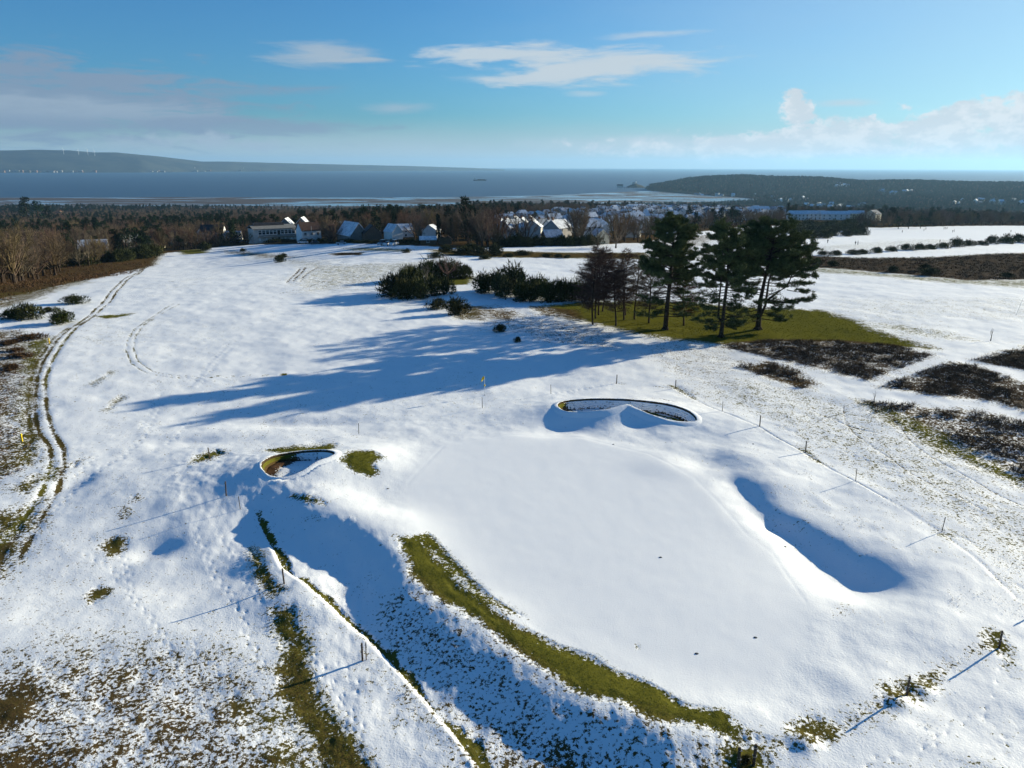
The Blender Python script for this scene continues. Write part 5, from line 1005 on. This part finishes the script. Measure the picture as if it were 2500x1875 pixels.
def build_woods():
    R = random.Random(23); n = 0; rest = []; WP = np.array(wood_pts); EV = fbm(WP[:, 0], WP[:, 1], 90, 2, off=3); EV = S(.55, .7, EV)
    for (x, y, z, sc, r0_), ev in zip(wood_pts, EV):
        k = pick(ev, R) if r0_ < 2000 else R.choice([5, 7, 7, 5, 7, 3]); s = sc*R.uniform(.6, 1.1)*(1.25 if math.hypot(x, y) < 330 else 1); ro = R.uniform(0, 6.28)
        if n < 290 and in_front(x, y):
            e = link('evergreen_tree' if k >= 5 else 'bare_tree', None, None, (x, y, z-.2), ro, (s, s, s*R.uniform(.85, 1.1))); tag(e, WL[k], 'tree', CATG[0 if k < 5 else 5])
            link('trunk', TREES[k][0], e); link('crown', TREES[k][1], e); n += 1
        else: rest.append((x, y, z-.2, s, ro, k))
    # the rest of the wood: one object that instances the same trees
    protos = bpy.data.collections.new('woodland_kinds')
    for i, (t, c) in enumerate(TREES):
        mb = bpy.data.meshes.new('wood_tree_%02d' % i); vt = np.empty(len(t.vertices)*3, np.float32); t.vertices.foreach_get('co', vt); vc = np.empty(len(c.vertices)*3, np.float32); c.vertices.foreach_get('co', vc)
        nt = len(t.vertices); F = [tuple(p.vertices) for p in t.polygons]+[tuple(v+nt for v in p.vertices) for p in c.polygons]
        mb.from_pydata(np.concatenate([vt, vc]).reshape(-1, 3).tolist(), [], F); mb.materials.append(t.materials[0]); mb.materials.append(c.materials[0])
        mb.polygons.foreach_set('material_index', [0]*len(t.polygons)+[1]*len(c.polygons)); mb.update()
        o = bpy.data.objects.new('wood_tree_%02d' % i, mb); protos.objects.link(o)
    A = np.array(rest); me = bpy.data.meshes.new('woodland'); me.vertices.add(len(A)); me.vertices.foreach_set('co', A[:, :3].astype(np.float32).ravel())
    for nm, c in (('size', 3), ('turn', 4)): a = me.attributes.new(nm, 'FLOAT', 'POINT'); a.data.foreach_set('value', A[:, c].astype(np.float32))
    a = me.attributes.new('kind_index', 'INT', 'POINT'); a.data.foreach_set('value', A[:, 5].astype(np.int32)); me.update()
    o = link('woodland', me); o['kind'] = 'stuff'; tag(o, 'brown leafless woods stretching down to the bay and over the headland', 'woodland')
    ng = bpy.data.node_groups.new('plant_trees', 'GeometryNodeTree'); ng.interface.new_socket('Geometry', in_out='INPUT', socket_type='NodeSocketGeometry'); ng.interface.new_socket('Geometry', in_out='OUTPUT', socket_type='NodeSocketGeometry')
    N = ng.nodes; gi = N.new('NodeGroupInput'); go = N.new('NodeGroupOutput'); m2p = N.new('GeometryNodeMeshToPoints'); iop = N.new('GeometryNodeInstanceOnPoints'); ci = N.new('GeometryNodeCollectionInfo')
    ci.inputs['Collection'].default_value = protos; ci.inputs['Separate Children'].default_value = True; ci.inputs['Reset Children'].default_value = True
    def na(nm, ty): q = N.new('GeometryNodeInputNamedAttribute'); q.data_type = ty; q.inputs['Name'].default_value = nm; return [s for s in q.outputs if s.enabled and s.name == 'Attribute'][0]
    cx = N.new('ShaderNodeCombineXYZ'); L = ng.links.new
    L(gi.outputs[0], m2p.inputs['Mesh']); L(m2p.outputs[0], iop.inputs['Points']); L(ci.outputs[0], iop.inputs['Instance']); iop.inputs['Pick Instance'].default_value = True
    L(na('kind_index', 'INT'), iop.inputs['Instance Index']); L(na('turn', 'FLOAT'), cx.inputs[2]); L(cx.outputs[0], iop.inputs['Rotation']); L(na('size', 'FLOAT'), iop.inputs['Scale']); L(iop.outputs[0], go.inputs[0])
    md = o.modifiers.new('plant_trees', 'NODES'); md.node_group = ng
    print('woods', n, len(rest), 'houses', nv)
build_woods()
# particular trees in front of the houses and on the right rise
for px, py, tp, k, lb in [(948, 521, 462, 6, 'tall dark conifer right of the half-hidden white house'), (975, 521, 470, 6, 'second tall dark conifer beside the sheds'), (1010, 527, 476, 7, 'broad dark cypress spreading above the sheds'), (1030, 530, 486, 5, 'dark evergreen at the right end of the shed group'), (1055, 531, 490, 7, 'low dark evergreen left of the terrace'), (1120, 531, 505, 5, 'dark evergreen before the snowy terrace'),
                          (1940, 494, 468, 7, 'left wind-shaped pine on the rise above the right fairway'), (1962, 494, 464, 5, 'middle pine on the rise above the right fairway'), (1988, 493, 466, 7, 'right pine on the rise above the right fairway'),
                          (62, 486, 428, 5, 'tall dark conifer above the white house at upper left'), (86, 484, 436, 7, 'dark conifer leaning beside the white house at upper left'), (108, 486, 446, 5, 'right dark conifer of the upper left group'), (35, 486, 462, 6, 'narrow dark conifer before the white house at upper left'), (415, 534, 505, 7, 'dark round evergreen left of the white gabled house')]:
    nat = {5: 12, 6: 13, 7: 10}[k]; single_tree(px, py, tp, TREES[k], lb, 'evergreen_tree', 1.0, px, None, nat)
for px, py, tp, k, lb in [(530, 524, 480, 2, 'bare tree left of the clubhouse'), (545, 523, 482, 4, 'bare tree against the left end of the clubhouse'), (710, 522, 478, 0, 'rounded bare tree right of the white house'), (905, 524, 466, 1, 'tall bare trees behind the vans'), (280, 552, 505, 0, 'gnarled bare tree before the grey house on the left'), (230, 560, 515, 3, 'dark bare tree at the edge of the left wood'), (350, 545, 500, 2, 'bare tree in front of the cream cottage'), (1290, 535, 490, 0, 'broad bare tree right of the cream-gabled cottage'), (1330, 536, 478, 2, 'large rounded bare tree left of the tallest pine'), (1250, 530, 484, 3, 'rounded bare tree behind the hedge before the terrace')]:
    nat = [10, 11, 9, 10, 8.5][k]; single_tree(px, py, tp, TREES[k], lb, 'bare_tree', 1.0, px, None, nat)
# hedge in front of the left wood and below the houses
HB = 'dark evergreen hedge bush at the foot of the left wood'
for i in range(18): bush(5+i*19, 592-i*2.15+random.uniform(-2, 2), 44, random.uniform(20, 32), HB, 'hedge_bush', 'hedge below the left wood', stems=False)
HC = 'clipped dark hedge piece along the houses'
for i in range(26):
    x = 440+i*19.5; bush(x, 524.5+(1.5 if x > 760 else 0)+random.uniform(-.5, .5), 30, random.uniform(7, 10), HC, 'hedge_bush', 'hedge along the houses', stems=False)

# ------------------------------------------------------------------ heather, bracken and grass tufts
def tufts(name, polys, dens, hgt, wid, mat, label, cat, seed, blades=9, limit=26000, edge=.1, clump=.43, skip=None):
    R = np.random.default_rng(seed); PX = []
    for P in polys:
        P = np.array(P); lo, hi = P.min(0), P.max(0); n = min(int((hi-lo).prod()*dens), limit); q = R.uniform(lo, hi, (n, 2)); sd = poly_sd(q[:, 0], q[:, 1], P); cl = fbm(q[:, 0], q[:, 1], 2.6, 3, off=seed)
        k = (sd > edge) & (cl > clump) & (np.hypot(q[:, 0], q[:, 1]) < 330); q = q[k][:limit]; q = q if skip is None else q[skip(q)]; PX.append(q)
    q = np.concatenate(PX); z = HS(q[:, 0], q[:, 1]); n = len(q); B = np.repeat(np.column_stack([q, z]), blades, 0)
    D = R.normal(size=(n*blades, 3))*[.55, .55, .25]+[0, 0, .75]; D /= np.linalg.norm(D, axis=1)[:, None]; D *= (hgt*R.uniform(.5, 1.25, n*blades))[:, None]; B[:, :2] += R.normal(size=(n*blades, 2))*hgt*.35
    o = link(name, blades_mesh(name, B, D, wid*R.uniform(.6, 1.4, n*blades), mat)); o['kind'] = 'stuff'; tag(o, label, cat); return n
HP = [BAREW[i][0] for i in (12, 13, 15, 16, 18)]
print('tufts', tufts('heather', HP, 9.0, .46, .05, 'heather', 'dark brown heather in patches on the right beyond the fence', 'heather', 91, 7, 12000, clump=.42),
      tufts('heather', [BAREW[19][0]], 2.0, .6, .12, 'heather', 'wide dark heather band across the far right fairways', 'heather', 92, 6, 22000),
      tufts('bracken', [GP([(-300, 560), (0, 572), (150, 566), (340, 549), (330, 573), (150, 612), (0, 655), (-300, 710)])], 4, .7, .13, 'bracken', 'russet dead bracken on the left margin of the common', 'bracken', 93, 6, 26000),
      tufts('bracken', [BAREW[30][0]], 6, .28, .06, 'bracken', 'dull brown scrub of bracken and grass along the left edge', 'bracken', 98, 6, 9000, clump=.5),
      tufts('rough_grass', [BAREW[i][0] for i in (43, 48, 49)], 7.0, .12, .018, 'tuft', 'tufts of rough grass poking through thin foreground snow', 'grass', 94, 6, 5000),
      tufts('turf_grass', [BAREW[i][0] for i in (0, 1, 2, 3, 8, 9)], 60, .075, .012, 'turf', 'short green grass of the bare strips round the green', 'grass', 95, 5, 9000, -.35, .0),
      tufts('turf_grass', [BAREW[10][0]], 6, .14, .03, 'turf', 'green grass under the pine clump', 'grass', 96, 5, 9000, -.6, .0),
      tufts('grass_tips', [[U0(-300, 1800), U0(-300, 800), U0(700, 800), U0(760, 1100), U0(900, 1400), U0(1500, 1640), U0(1500, 1800)], [U0(1480, 850), U0(1750, 850), U0(2400, 1050), U0(2500, 1700), U0(1650, 1800), U0(1900, 1450), U0(2000, 1300), U0(1700, 1050)]], 14, .085, .014, 'tuft', 'scattered grass tips showing through the thin snow', 'grass', 97, 4, 16000, .0, .60))

# ------------------------------------------------------------------ fence posts, flags and small things
def post_mesh(h, r, seed):
    R = random.Random(seed); m = MB(); k = 8; lx, ly = R.uniform(-.04, .04)*h, R.uniform(-.03, .03)*h
    m.tube([(0, 0, -.3), (0, 0, .05), (lx*.5, ly*.5, h*.5), (lx, ly, h-.05), (lx*1.02, ly, h)], [r*1.05, r*1.05, r, r*.97, r*.7], k); return m.mesh('post', 'post')
def staple_mesh(h, r):
    m = MB(); m.box(-r*1.08, r*1.08, -r*1.08, r*1.08, h*.86, h*.88); m.box(-r*1.08, r*1.08, -r*1.08, r*1.08, h*.45, h*.465); return m.mesh('wire_band', 'steel')
POSTS = [(775, 934, 20, 0, 'slim fence post standing behind the left bunker'), (453, 993, 23, 1, 'fence post beside the grass patch left of the left bunker'), (489, 1073, 32, 1, 'thicker leaning fence post on the ledge below the left bunker'), (519, 1101, 26, 0, 'thin fence stake just below the thicker leaning post'), (614, 1262, 30, 1, 'fence post midway down the grassy ledge'), (783, 1425, 32, 1, 'left of the two stakes at the lower end of the ledge'), (791, 1424, 28, 0, 'right of the two stakes at the lower end of the ledge'),
         (1042, 880, 22, 0, 'lone thin post on the snow just in front of the flag'), (1190, 849, 14, 0, 'thin post left of the kidney-shaped bunker'), (1332, 828, 19, 1, 'thick post behind the middle of the kidney-shaped bunker'), (1459, 838, 17, 1, 'post on a grass patch behind the right end of the bunker'), (1560, 889, 19, 0, 'thin post right of the kidney-shaped bunker'), (1641, 921, 23, 1, 'second post right of the kidney-shaped bunker'), (1740, 976, 25, 1, 'thick post with a grass patch, third right of the bunker'), (1848, 1040, 27, 0, 'thin post fourth right of the bunker'), (2035, 1146, 33, 0, 'post at the right above the long hollow'), (2158, 1399, 40, 1, 'post in a grass patch near the right edge'), (1959, 1501, 42, 1, 'post between snow hummocks at lower right'), (1595, 1656, 44, 2, 'left of the two stout posts at the bottom edge'), (1628, 1650, 40, 2, 'right of the two stout posts at the bottom edge'), (2275, 1300, 40, 1, 'post at the far right whose shadow crosses the corner')]
def hfull(x, y):
    """rendered ground height by nearest mesh sample"""
    X, Y, Z = _g; d = (X-x)**2+(Y-y)**2; return float(Z[int(d.argmin())])
for i, (px, py, hp, th, lb) in enumerate(POSTS):
    x, y = G(px, py); s = px_scale(x, y); h = min(1.45, hp*s*1.06); h = max(h, 1.05); r = (.026, .05, .07)[th]
    thing('fence_post', [('post', post_mesh(h, r, i)), ('wire_band', staple_mesh(h, r))], lb, 'post', (x, y, hfull(x, y)), 0, 1, 'fence posts round the green')
def flag(px, py, h, label, lean=0.0, cloth=True):
    x, y = G(px, py); z = hfull(x, y); p = MB(); p.tube([(0, 0, -.2), (lean*h*.5, 0, h*.5), (lean*h, 0, h)], [.022, .02, .016], 6); parts = [('pole', p.mesh('pole', 'white_paint'))]
    if cloth:
        f = MB(); n = 7
        for i in range(n):
            u0_, u1 = i/n, (i+1)/n; g = lambda u: (-.04-.30*u, .10*math.sin(u*5), -.28*u*u)
            a, b = g(u0_), g(u1); f.poly([(lean*h+a[0], a[1], h-.02+a[2]), (lean*h+b[0], b[1], h-.02+b[2]), (lean*h+b[0], b[1], h-.40+b[2]), (lean*h+a[0], a[1], h-.40+a[2])])
        me = f.mesh('cloth', 'yellow'); parts.append(('cloth', me)); k = MB(); k.tube([(0, 0, h*.48), (0, 0, h*.56)], [.07, .07], 8); parts.append(('marker_ball', k.mesh('marker_ball', 'yellow'))); c = MB(); c.tube([(0, 0, -.02), (0, 0, .03)], [.09, .06], 8); parts.append(('hole_cup', c.mesh('hole_cup', 'black')))
    e = thing('flagstick', parts, label, 'flag', (x, y, z))
    for ch in e.children:
        if ch.name.startswith('cloth'): sm = ch.modifiers.new('thick', 'SOLIDIFY'); sm.thickness = .012
    return e
flag(1047, 853, 2.15, 'yellow flag on a thin pole at the hole below the pine shadow')
flag(2195, 679, 3.0, 'tall thin leaning marker pole on the far right snow', .22, False)
for px, py, lb in [(48, 952, 'small yellow marker stake on the left margin'), (107, 742, 'tiny yellow marker stake by the left wheel tracks')]:
    x, y = G(px, py); m = MB(); m.box(-.05, .05, -.05, .05, -.2, .7, .008, .008); m.box(-.075, .075, -.075, .075, .58, .74, .02, .02); tag(link('marker_stake', m.mesh('marker_stake', 'yellow'), None, (x, y, hfull(x, y))), lb, 'marker')
for px, py, lb in [(1696, 1181, 'sprinkler head at the edge of the long hollow'), (1427, 1204, 'sprinkler head in the middle of the green'), (1325, 959, 'sprinkler head below the kidney-shaped bunker'), (1627, 959, 'sprinkler head above the right side of the green'), (838, 1055, 'sprinkler head left of the green below the grass patch'), (1505, 1412, 'sprinkler head in the front of the green'), (1632, 1377, 'sprinkler head near the right front of the green')]:
    x, y = G(px, py); a = MB(); a.tube([(0, 0, -.05), (0, 0, .015), (0, 0, .03)], [.12, .12, .09], 12); b = MB(); b.tube([(0, 0, .03), (0, 0, .05)], [.05, .04], 10)
    thing('sprinkler_head', [('lid', a.mesh('lid', 'black')), ('nozzle', b.mesh('nozzle', 'steel'))], lb, 'sprinkler', (x, y, hfull(x, y)), 0, (.8, .65, .8), 'sprinkler heads on the green')
x, y = G(1610, 1645); e = link('stand_in_shrub', None, None, (x, y, hfull(x, y)), .4, (.42, .35, .35)); tag(e, 'small shrub standing in for a dark shape between the two stout posts at the bottom edge', 'bush'); link('foliage', GORSE[0], e); link('stems', STEMS, e)  # shrub added in place of an unidentified dark shape between the posts

# ------------------------------------------------------------------ cars
def car_parts(paint, van=False):
    b = MB(); H = .95 if not van else 1.15; L = 4.2 if not van else 4.8
    prof = [(-L/2, .35), (-L/2, .75), (-L/2+.2, .9), (-L*.22, H), (L*.42, H), (L/2, .85), (L/2, .35)]
    n = len(prof); v0 = [(x, -.88, z) for x, z in prof]; v1 = [(x, .88, z) for x, z in prof]
    b.poly(v0); b.poly(v1[::-1])
    for i in range(n): j = (i+1) % n; b.poly([v0[i], v1[i], v1[j], v0[j]])
    c = MB(); c.quadbox([(-L*.22, -.82, H), (L*.40, -.82, H), (L*.40, .82, H), (-L*.22, .82, H), (-L*.08, -.68, H+.5+(.4 if van else 0)), (L*.28+(.3 if van else 0), -.68, H+.5+(.4 if van else 0)), (L*.28+(.3 if van else 0), .68, H+.5+(.4 if van else 0)), (-L*.08, .68, H+.5+(.4 if van else 0))])
    rt = MB(); z = H+.5+(.4 if van else 0); rt.box(-L*.09, L*.29+(.3 if van else 0), -.70, .70, z+.003, z+.06, .05, .05)
    P = [('body', b.mesh('body', paint)), ('windows', c.mesh('windows', 'glass')), ('roof', rt.mesh('roof', paint))]
    for x in (-L*.31, L*.30):
        for y in (-.86, .86): w = MB(); w.tube([(x, y-.1, .32), (x, y+.1, .32)], [.32, .32], 12); P.append(('wheel', w.mesh('wheel', 'black')))
    return P
CARS = [(505, 524, 'card', 0, .2, 'dark car at the left end of the clubhouse parking'), (522, 523.5, 'card', 0, 1.4, 'dark car beside the pale gatepost'), (538, 523.5, 'card', 0, 1.3, 'dark car left of the white one by the clubhouse'), (552, 523, 'carw', 0, 1.4, 'white car parked left of the clubhouse'), (566, 523, 'card', 0, 1.2, 'dark car at the clubhouse corner'), (655, 525, 'carw', 1, .1, 'white van in front of the clubhouse right end'), (680, 526, 'card', 0, .2, 'dark blue car below the white house'), (737, 527, 'carg', 0, .3, 'grey car under the bare tree right of the white house'), (825, 528.5, 'carg', 1, 1.2, 'silver van, left of the three parked below the twin-gabled house'), (837, 528.5, 'carw', 0, 1.2, 'small white car between the two vans'), (851, 528.5, 'carw', 1, 1.2, 'white van, right of the three parked below the twin-gabled house')]
for px, py, paint, van, ro, lb in CARS:
    x, y = G(px, py+1.5); thing('parked_van' if van else 'parked_car', car_parts(paint, van), lb, 'van' if van else 'car', (x, y, gz(x, y)+.05), ro, 1, 'vehicles parked by the houses')
# flagpole in front of the white house
x, y = G(703*.96, 527); m = MB(); m.tube([(0, 0, -.2), (0, 0, 4), (0, 0, 8)], [.08, .07, .04], 6); m.tube([(0, 0, 8), (0, 0, 8.15)], [.08, .02], 6); tag(link('flag_pole', m.mesh('flag_pole', 'white_paint'), None, (x, y, gz(x, y))), 'white flagpole standing before the white house', 'flagpole')

# ------------------------------------------------------------------ golfers
def person_mesh(kind):
    me = bpy.data.meshes.new('pm'); st = .22 if kind else .10; ar = .35 if kind == 2 else .05
    V = [(0, 0, .95), (0, 0, 1.15), (0, 0, 1.40), (0, 0, 1.52), (0, .01, 1.66), (0, 0, 1.74), (-.10, 0, .90), (-.11, -st, .50), (-.11, -st*.6, .08), (-.11, -st*.6-.14, .04), (.10, 0, .90), (.11, st*.8, .50), (.11, st*1.2, .08), (.11, st*1.2-.14, .04), (-.20, 0, 1.40), (-.26, -.05-ar*.4, 1.12), (-.20, -.15-ar, .92), (.20, 0, 1.40), (.26, -.05-ar*.4, 1.12), (.20, -.15-ar, .92)]
    E = [(0, 1), (1, 2), (2, 3), (3, 4), (4, 5), (0, 6), (6, 7), (7, 8), (8, 9), (0, 10), (10, 11), (11, 12), (12, 13), (2, 14), (14, 15), (15, 16), (2, 17), (17, 18), (18, 19)]
    Rr = [.15, .15, .16, .06, .10, .07, .10, .075, .05, .04, .10, .075, .05, .04, .07, .05, .035, .07, .05, .035]
    me.from_pydata(V, E, []); o = bpy.data.objects.new('pm', me); col.objects.link(o); sk = o.modifiers.new('s', 'SKIN')
    for i, r in enumerate(Rr): me.skin_vertices[0].data[i].radius = (r, r*.85)
    me.skin_vertices[0].data[0].use_root = True; o.modifiers.new('ss', 'SUBSURF').levels = 1
    dg = bpy.context.evaluated_depsgraph_get(); out = bpy.data.meshes.new_from_object(o.evaluated_get(dg)); bpy.data.objects.remove(o)
    out.materials.clear()
    for n in ('cloth1', 'cloth2', 'skin'): out.materials.append(M[n])
    for p in out.polygons: z = p.center.z; p.material_index = 0 if z < .92 and abs(p.center.x) < .19 else (2 if z > 1.53 or (z < 1.0 and abs(p.center.x) >= .17) else 1); p.use_smooth = True
    return out
PM = [person_mesh(k) for k in (0, 1, 2)]
def hat_mesh(): m = MB(); m.tube([(0, 0, 1.73), (0, 0, 1.77), (0, 0, 1.83)], [.115, .112, .06], 10); return m.mesh('cap', 'black')
HAT = hat_mesh()
Z6 = lambda a, b: (a*.2+1769.6, b*.2+477.8)
for i, (p, k, lb) in enumerate([(Z6(388, 262), 1, 'person in dark clothes, left of two walking at the tip of the tree shadow'), (Z6(415, 256), 0, 'person in dark clothes, right of two at the tip of the tree shadow'), (Z6(895, 128), 1, 'person walking across the blue shadow below the three pines'), (Z6(1130, 108), 0, 'person standing right of the three pines'), (Z6(1346, 92), 0, 'left person of the group of three on the right fairway'), (Z6(1362, 90), 1, 'middle person of the group of three on the right fairway'), (Z6(1378, 88), 0, 'right person of the group of three on the right fairway'), (Z6(1440, 124), 1, 'left person of the pair right of the group of three'), (Z6(1457, 116), 0, 'right person of the pair right of the group of three'), (Z6(2068, 124), 2, 'person swinging a club at the far right of the fairway'), (Z6(1300, 240), 0, 'nearest person, behind the gorse line on the right'), (Z6(1150, 96), 1, 'person walking just right of the pines'), (Z6(90, 240), 1, 'lone small person on the left of the right fairway')]):
    x, y = G(*p); e = link('person', PM[k], None, (x, y, gz(x, y)+.02), 1.3*i, 1.0); tag(e, lb, 'person', 'golfers on the right fairway'); link('cap', HAT, e)

# ------------------------------------------------------------------ headland islets, lighthouse, pier, ship, far town, turbines
def islet(px0, px1, py_top, py_base, label, seed):
    x, y = U0((px0+px1)/2, py_base, SEA); s = float(np.array([x, y, SEA-CAMZ])@cf)/FPX; a = (px1-px0)/2*s; h = (py_base-py_top)*s; m = MB(); n, k = 22, 7; R = random.Random(seed)
    for j in range(k+1):
        f = j/k; rad = a*(1-f**1.6) if j < k else 0.1*a
        for i in range(n): th = 2*math.pi*i/n; w = 1+.12*math.sin(3*th+seed)+R.uniform(-.06, .06); m.v.append((math.cos(th)*rad*w, math.sin(th)*rad*w*.8, -3+(h+3)*f+R.uniform(-.03, .03)*h))
    for j in range(k):
        for i in range(n): m.f.append((j*n+i, j*n+(i+1) % n, (j+1)*n+(i+1) % n, (j+1)*n+i)); m.mi.append(0)
    m.f.append(tuple(k*n+i for i in range(n))); m.mi.append(0)
    o = link('islet', m.mesh('islet', 'rock'), None, (x, y, SEA)); o['kind'] = 'structure'; o['label'] = label; return x, y, s, h
ix, iy, iss, ih = islet(1351, 1393, 396.5, 404.5, 'outer rocky islet carrying the lighthouse', 1); islet(1404, 1432, 397.5, 404.5, 'small rounded inner islet', 2)
m = MB(); m.tube([(0, 0, -2), (0, 0, 11), (0, 0, 11.2), (0, 0, 13)], [2.6, 1.9, 2.8, 2.8], 8); l = MB(); l.tube([(0, 0, 13), (0, 0, 16), (0, 0, 17.5)], [1.6, 1.6, .2], 8)
thing('lighthouse', [('tower', m.mesh('tower', 'w_white')), ('lantern', l.mesh('lantern', 'glass'))], 'pale lighthouse tower on the outer islet off the headland', 'lighthouse', (ix+3, iy, SEA+ih-1))
m = MB(); m.box(-12, 3, -6, 6, -3, 6); r = MB(); r.box(-12.4, 3.4, -6.4, 6.4, 6, 7.0); thing('fort', [('wall', m.mesh('wall', 'concrete')), ('parapet', r.mesh('parapet', 'rock'))], 'low fort building beside the lighthouse on the islet', 'building', (ix-5, iy-3, SEA+ih-2))
px_, py_ = U0(1339, 408.5, SEA); b = gable_house(30, 16, 10, 6, 'w_mix', 'slate', detail=False, chim=0)
e = link('lifeboat_station', None, None, (px_, py_, SEA+7), .1); tag(e, 'dark lifeboat house on stilts at the end of the pier', 'building')
for n_, me, ch in b[1:]: link(n_, me, e)
m = MB(); m.box(-15, 15, -8, 8, 0, 10); link('wall', m.mesh('wall', 'w_mix'), e)
for i in range(6): m = MB(); m.tube([(-13+i*5.2, -6, -9), (-13+i*5.2, -6, 0)], [.6, .6], 5); link('leg', m.mesh('leg', 'rock'), e)
e = link('pier', None, None, (px_+18, py_+2, SEA+6)); tag(e, 'thin seaside pier on legs running to the lifeboat house', 'pier')
m = MB(); m.quadbox([(0, -3, 0), (170, 60, 0), (170, 66, 0), (0, 3, 0), (0, -3, 1.4), (170, 60, 1.4), (170, 66, 1.4), (0, 3, 1.4)]); link('deck', m.mesh('deck', 'wood'), e)
for i in range(14): m = MB(); x = 4+i*12.4; yy = x*63/170; m.tube([(x, yy, -9), (x, yy, 0)], [.7, .7], 5); link('leg', m.mesh('leg', 'rock'), e)
x, y = U0(1036, 390.5, SEA); e = link('cargo_ship', None, None, (x, y, SEA), .1); tag(e, 'small dark ship out on the bay', 'ship')
h = MB(); h.quadbox([(-45, -7, -2), (45, -7, -2), (45, 7, -2), (-45, 7, -2), (-50, -8, 7), (54, -8, 9), (54, 8, 9), (-50, 8, 7)]); link('hull', h.mesh('hull', 'card'), e); h = MB(); h.box(-44, -28, -6, 6, 7, 20, 1, 1); link('bridge', h.mesh('bridge', 'w_mix'), e); h = MB(); h.box(-20, 40, -6, 6, 8, 12, 1, 1); link('cargo', h.mesh('cargo', 'tile'), e)
fr = random.Random(31)
for i in range(46):
    px = fr.choice([fr.uniform(0, 210), fr.uniform(0, 210), fr.uniform(300, 620)]); r = 12050+max(0, px-300)*7+fr.uniform(-60, 60); x, y = at_r(px, r); m = MB(); w = fr.uniform(25, 70); hh = fr.uniform(10, 26); m.box(-w/2, w/2, -12, 12, -3, hh); m.box(-w/2-1, w/2+1, -13, 13, hh+.05, hh+5, 2, 11)
    o = link('waterfront_building', m.mesh('waterfront_building', fr.choice(['w_brick', 'w_grey', 'w_brick', 'w_grey', 'rock'])), None, (x, y, SEA+3), 0); tag(o, 'tiny pale building on the far shore under the hills', 'building', 'buildings on the far shore')
for px, hgt in [(362, 60), (425, 75), (440, 50), (530, 60)]:
    x, y = at_r(px, 12300+max(0, px-300)*7); m = MB(); m.tube([(0, 0, -5), (0, 0, hgt)], [6, 3.5], 8); m.tube([(0, 0, hgt), (0, 0, hgt+2)], [4.2, 4.2], 8); tag(link('chimney_stack', m.mesh('chimney_stack', 'w_mix'), None, (x, y, SEA)), 'slender works chimney on the far shore', 'chimney', 'works chimneys on the far shore')
for px, py in [(138, 333), (170, 334.5), (205, 335.5), (190, 333)]:
    d = ray(px, py); k = math.hypot(d[0], d[1]); r = 13000; x, y = d[0]/k*r, d[1]/k*r; z = CAMZ+d[2]/k*r; e = link('wind_turbine', None, None, (x, y, z-10)); tag(e, 'tiny white wind turbine on the far green hillside', 'turbine', 'wind turbines on the far hills')
    m = MB(); m.tube([(0, 0, -20), (0, 0, 70)], [3, 2], 6); link('tower', m.mesh('tower', 'w_white'), e); m = MB(); m.box(-2, 2, -5, 4, 69, 73); link('nacelle', m.mesh('nacelle', 'w_white'), e)
    for q in range(3): a = q*2.094+px; m = MB(); m.tube([(0, -5, 71), (math.sin(a)*38, -5, 71+math.cos(a)*38)], [2.2, .5], 4); link('blade', m.mesh('blade', 'w_white'), e)

# ------------------------------------------------------------------ haze
def haze():
    m = bpy.data.materials.new('haze_air'); m.use_nodes = True; t = NT(m.node_tree); v = t.n('ShaderNodeVolumePrincipled'); v.inputs['Color'].default_value = (.34, .64, 1.0, 1); v.inputs['Density'].default_value = 3.8e-5; v.inputs['Anisotropy'].default_value = 0.3
    o = t.n('ShaderNodeOutputMaterial'); t.l(v.outputs[0], o.inputs['Volume'])
    mb = MB(); mb.box(-36000, 36000, -12000, 35500, SEA-14, 330); o = link('haze', mb.mesh('haze', m)); o['kind'] = 'stuff'; tag(o, 'thin blue haze over the bay and far hills', 'haze')
haze()
scene.cycles.volume_bounces = 0; scene.cycles.max_bounces = 5; scene.cycles.diffuse_bounces = 2
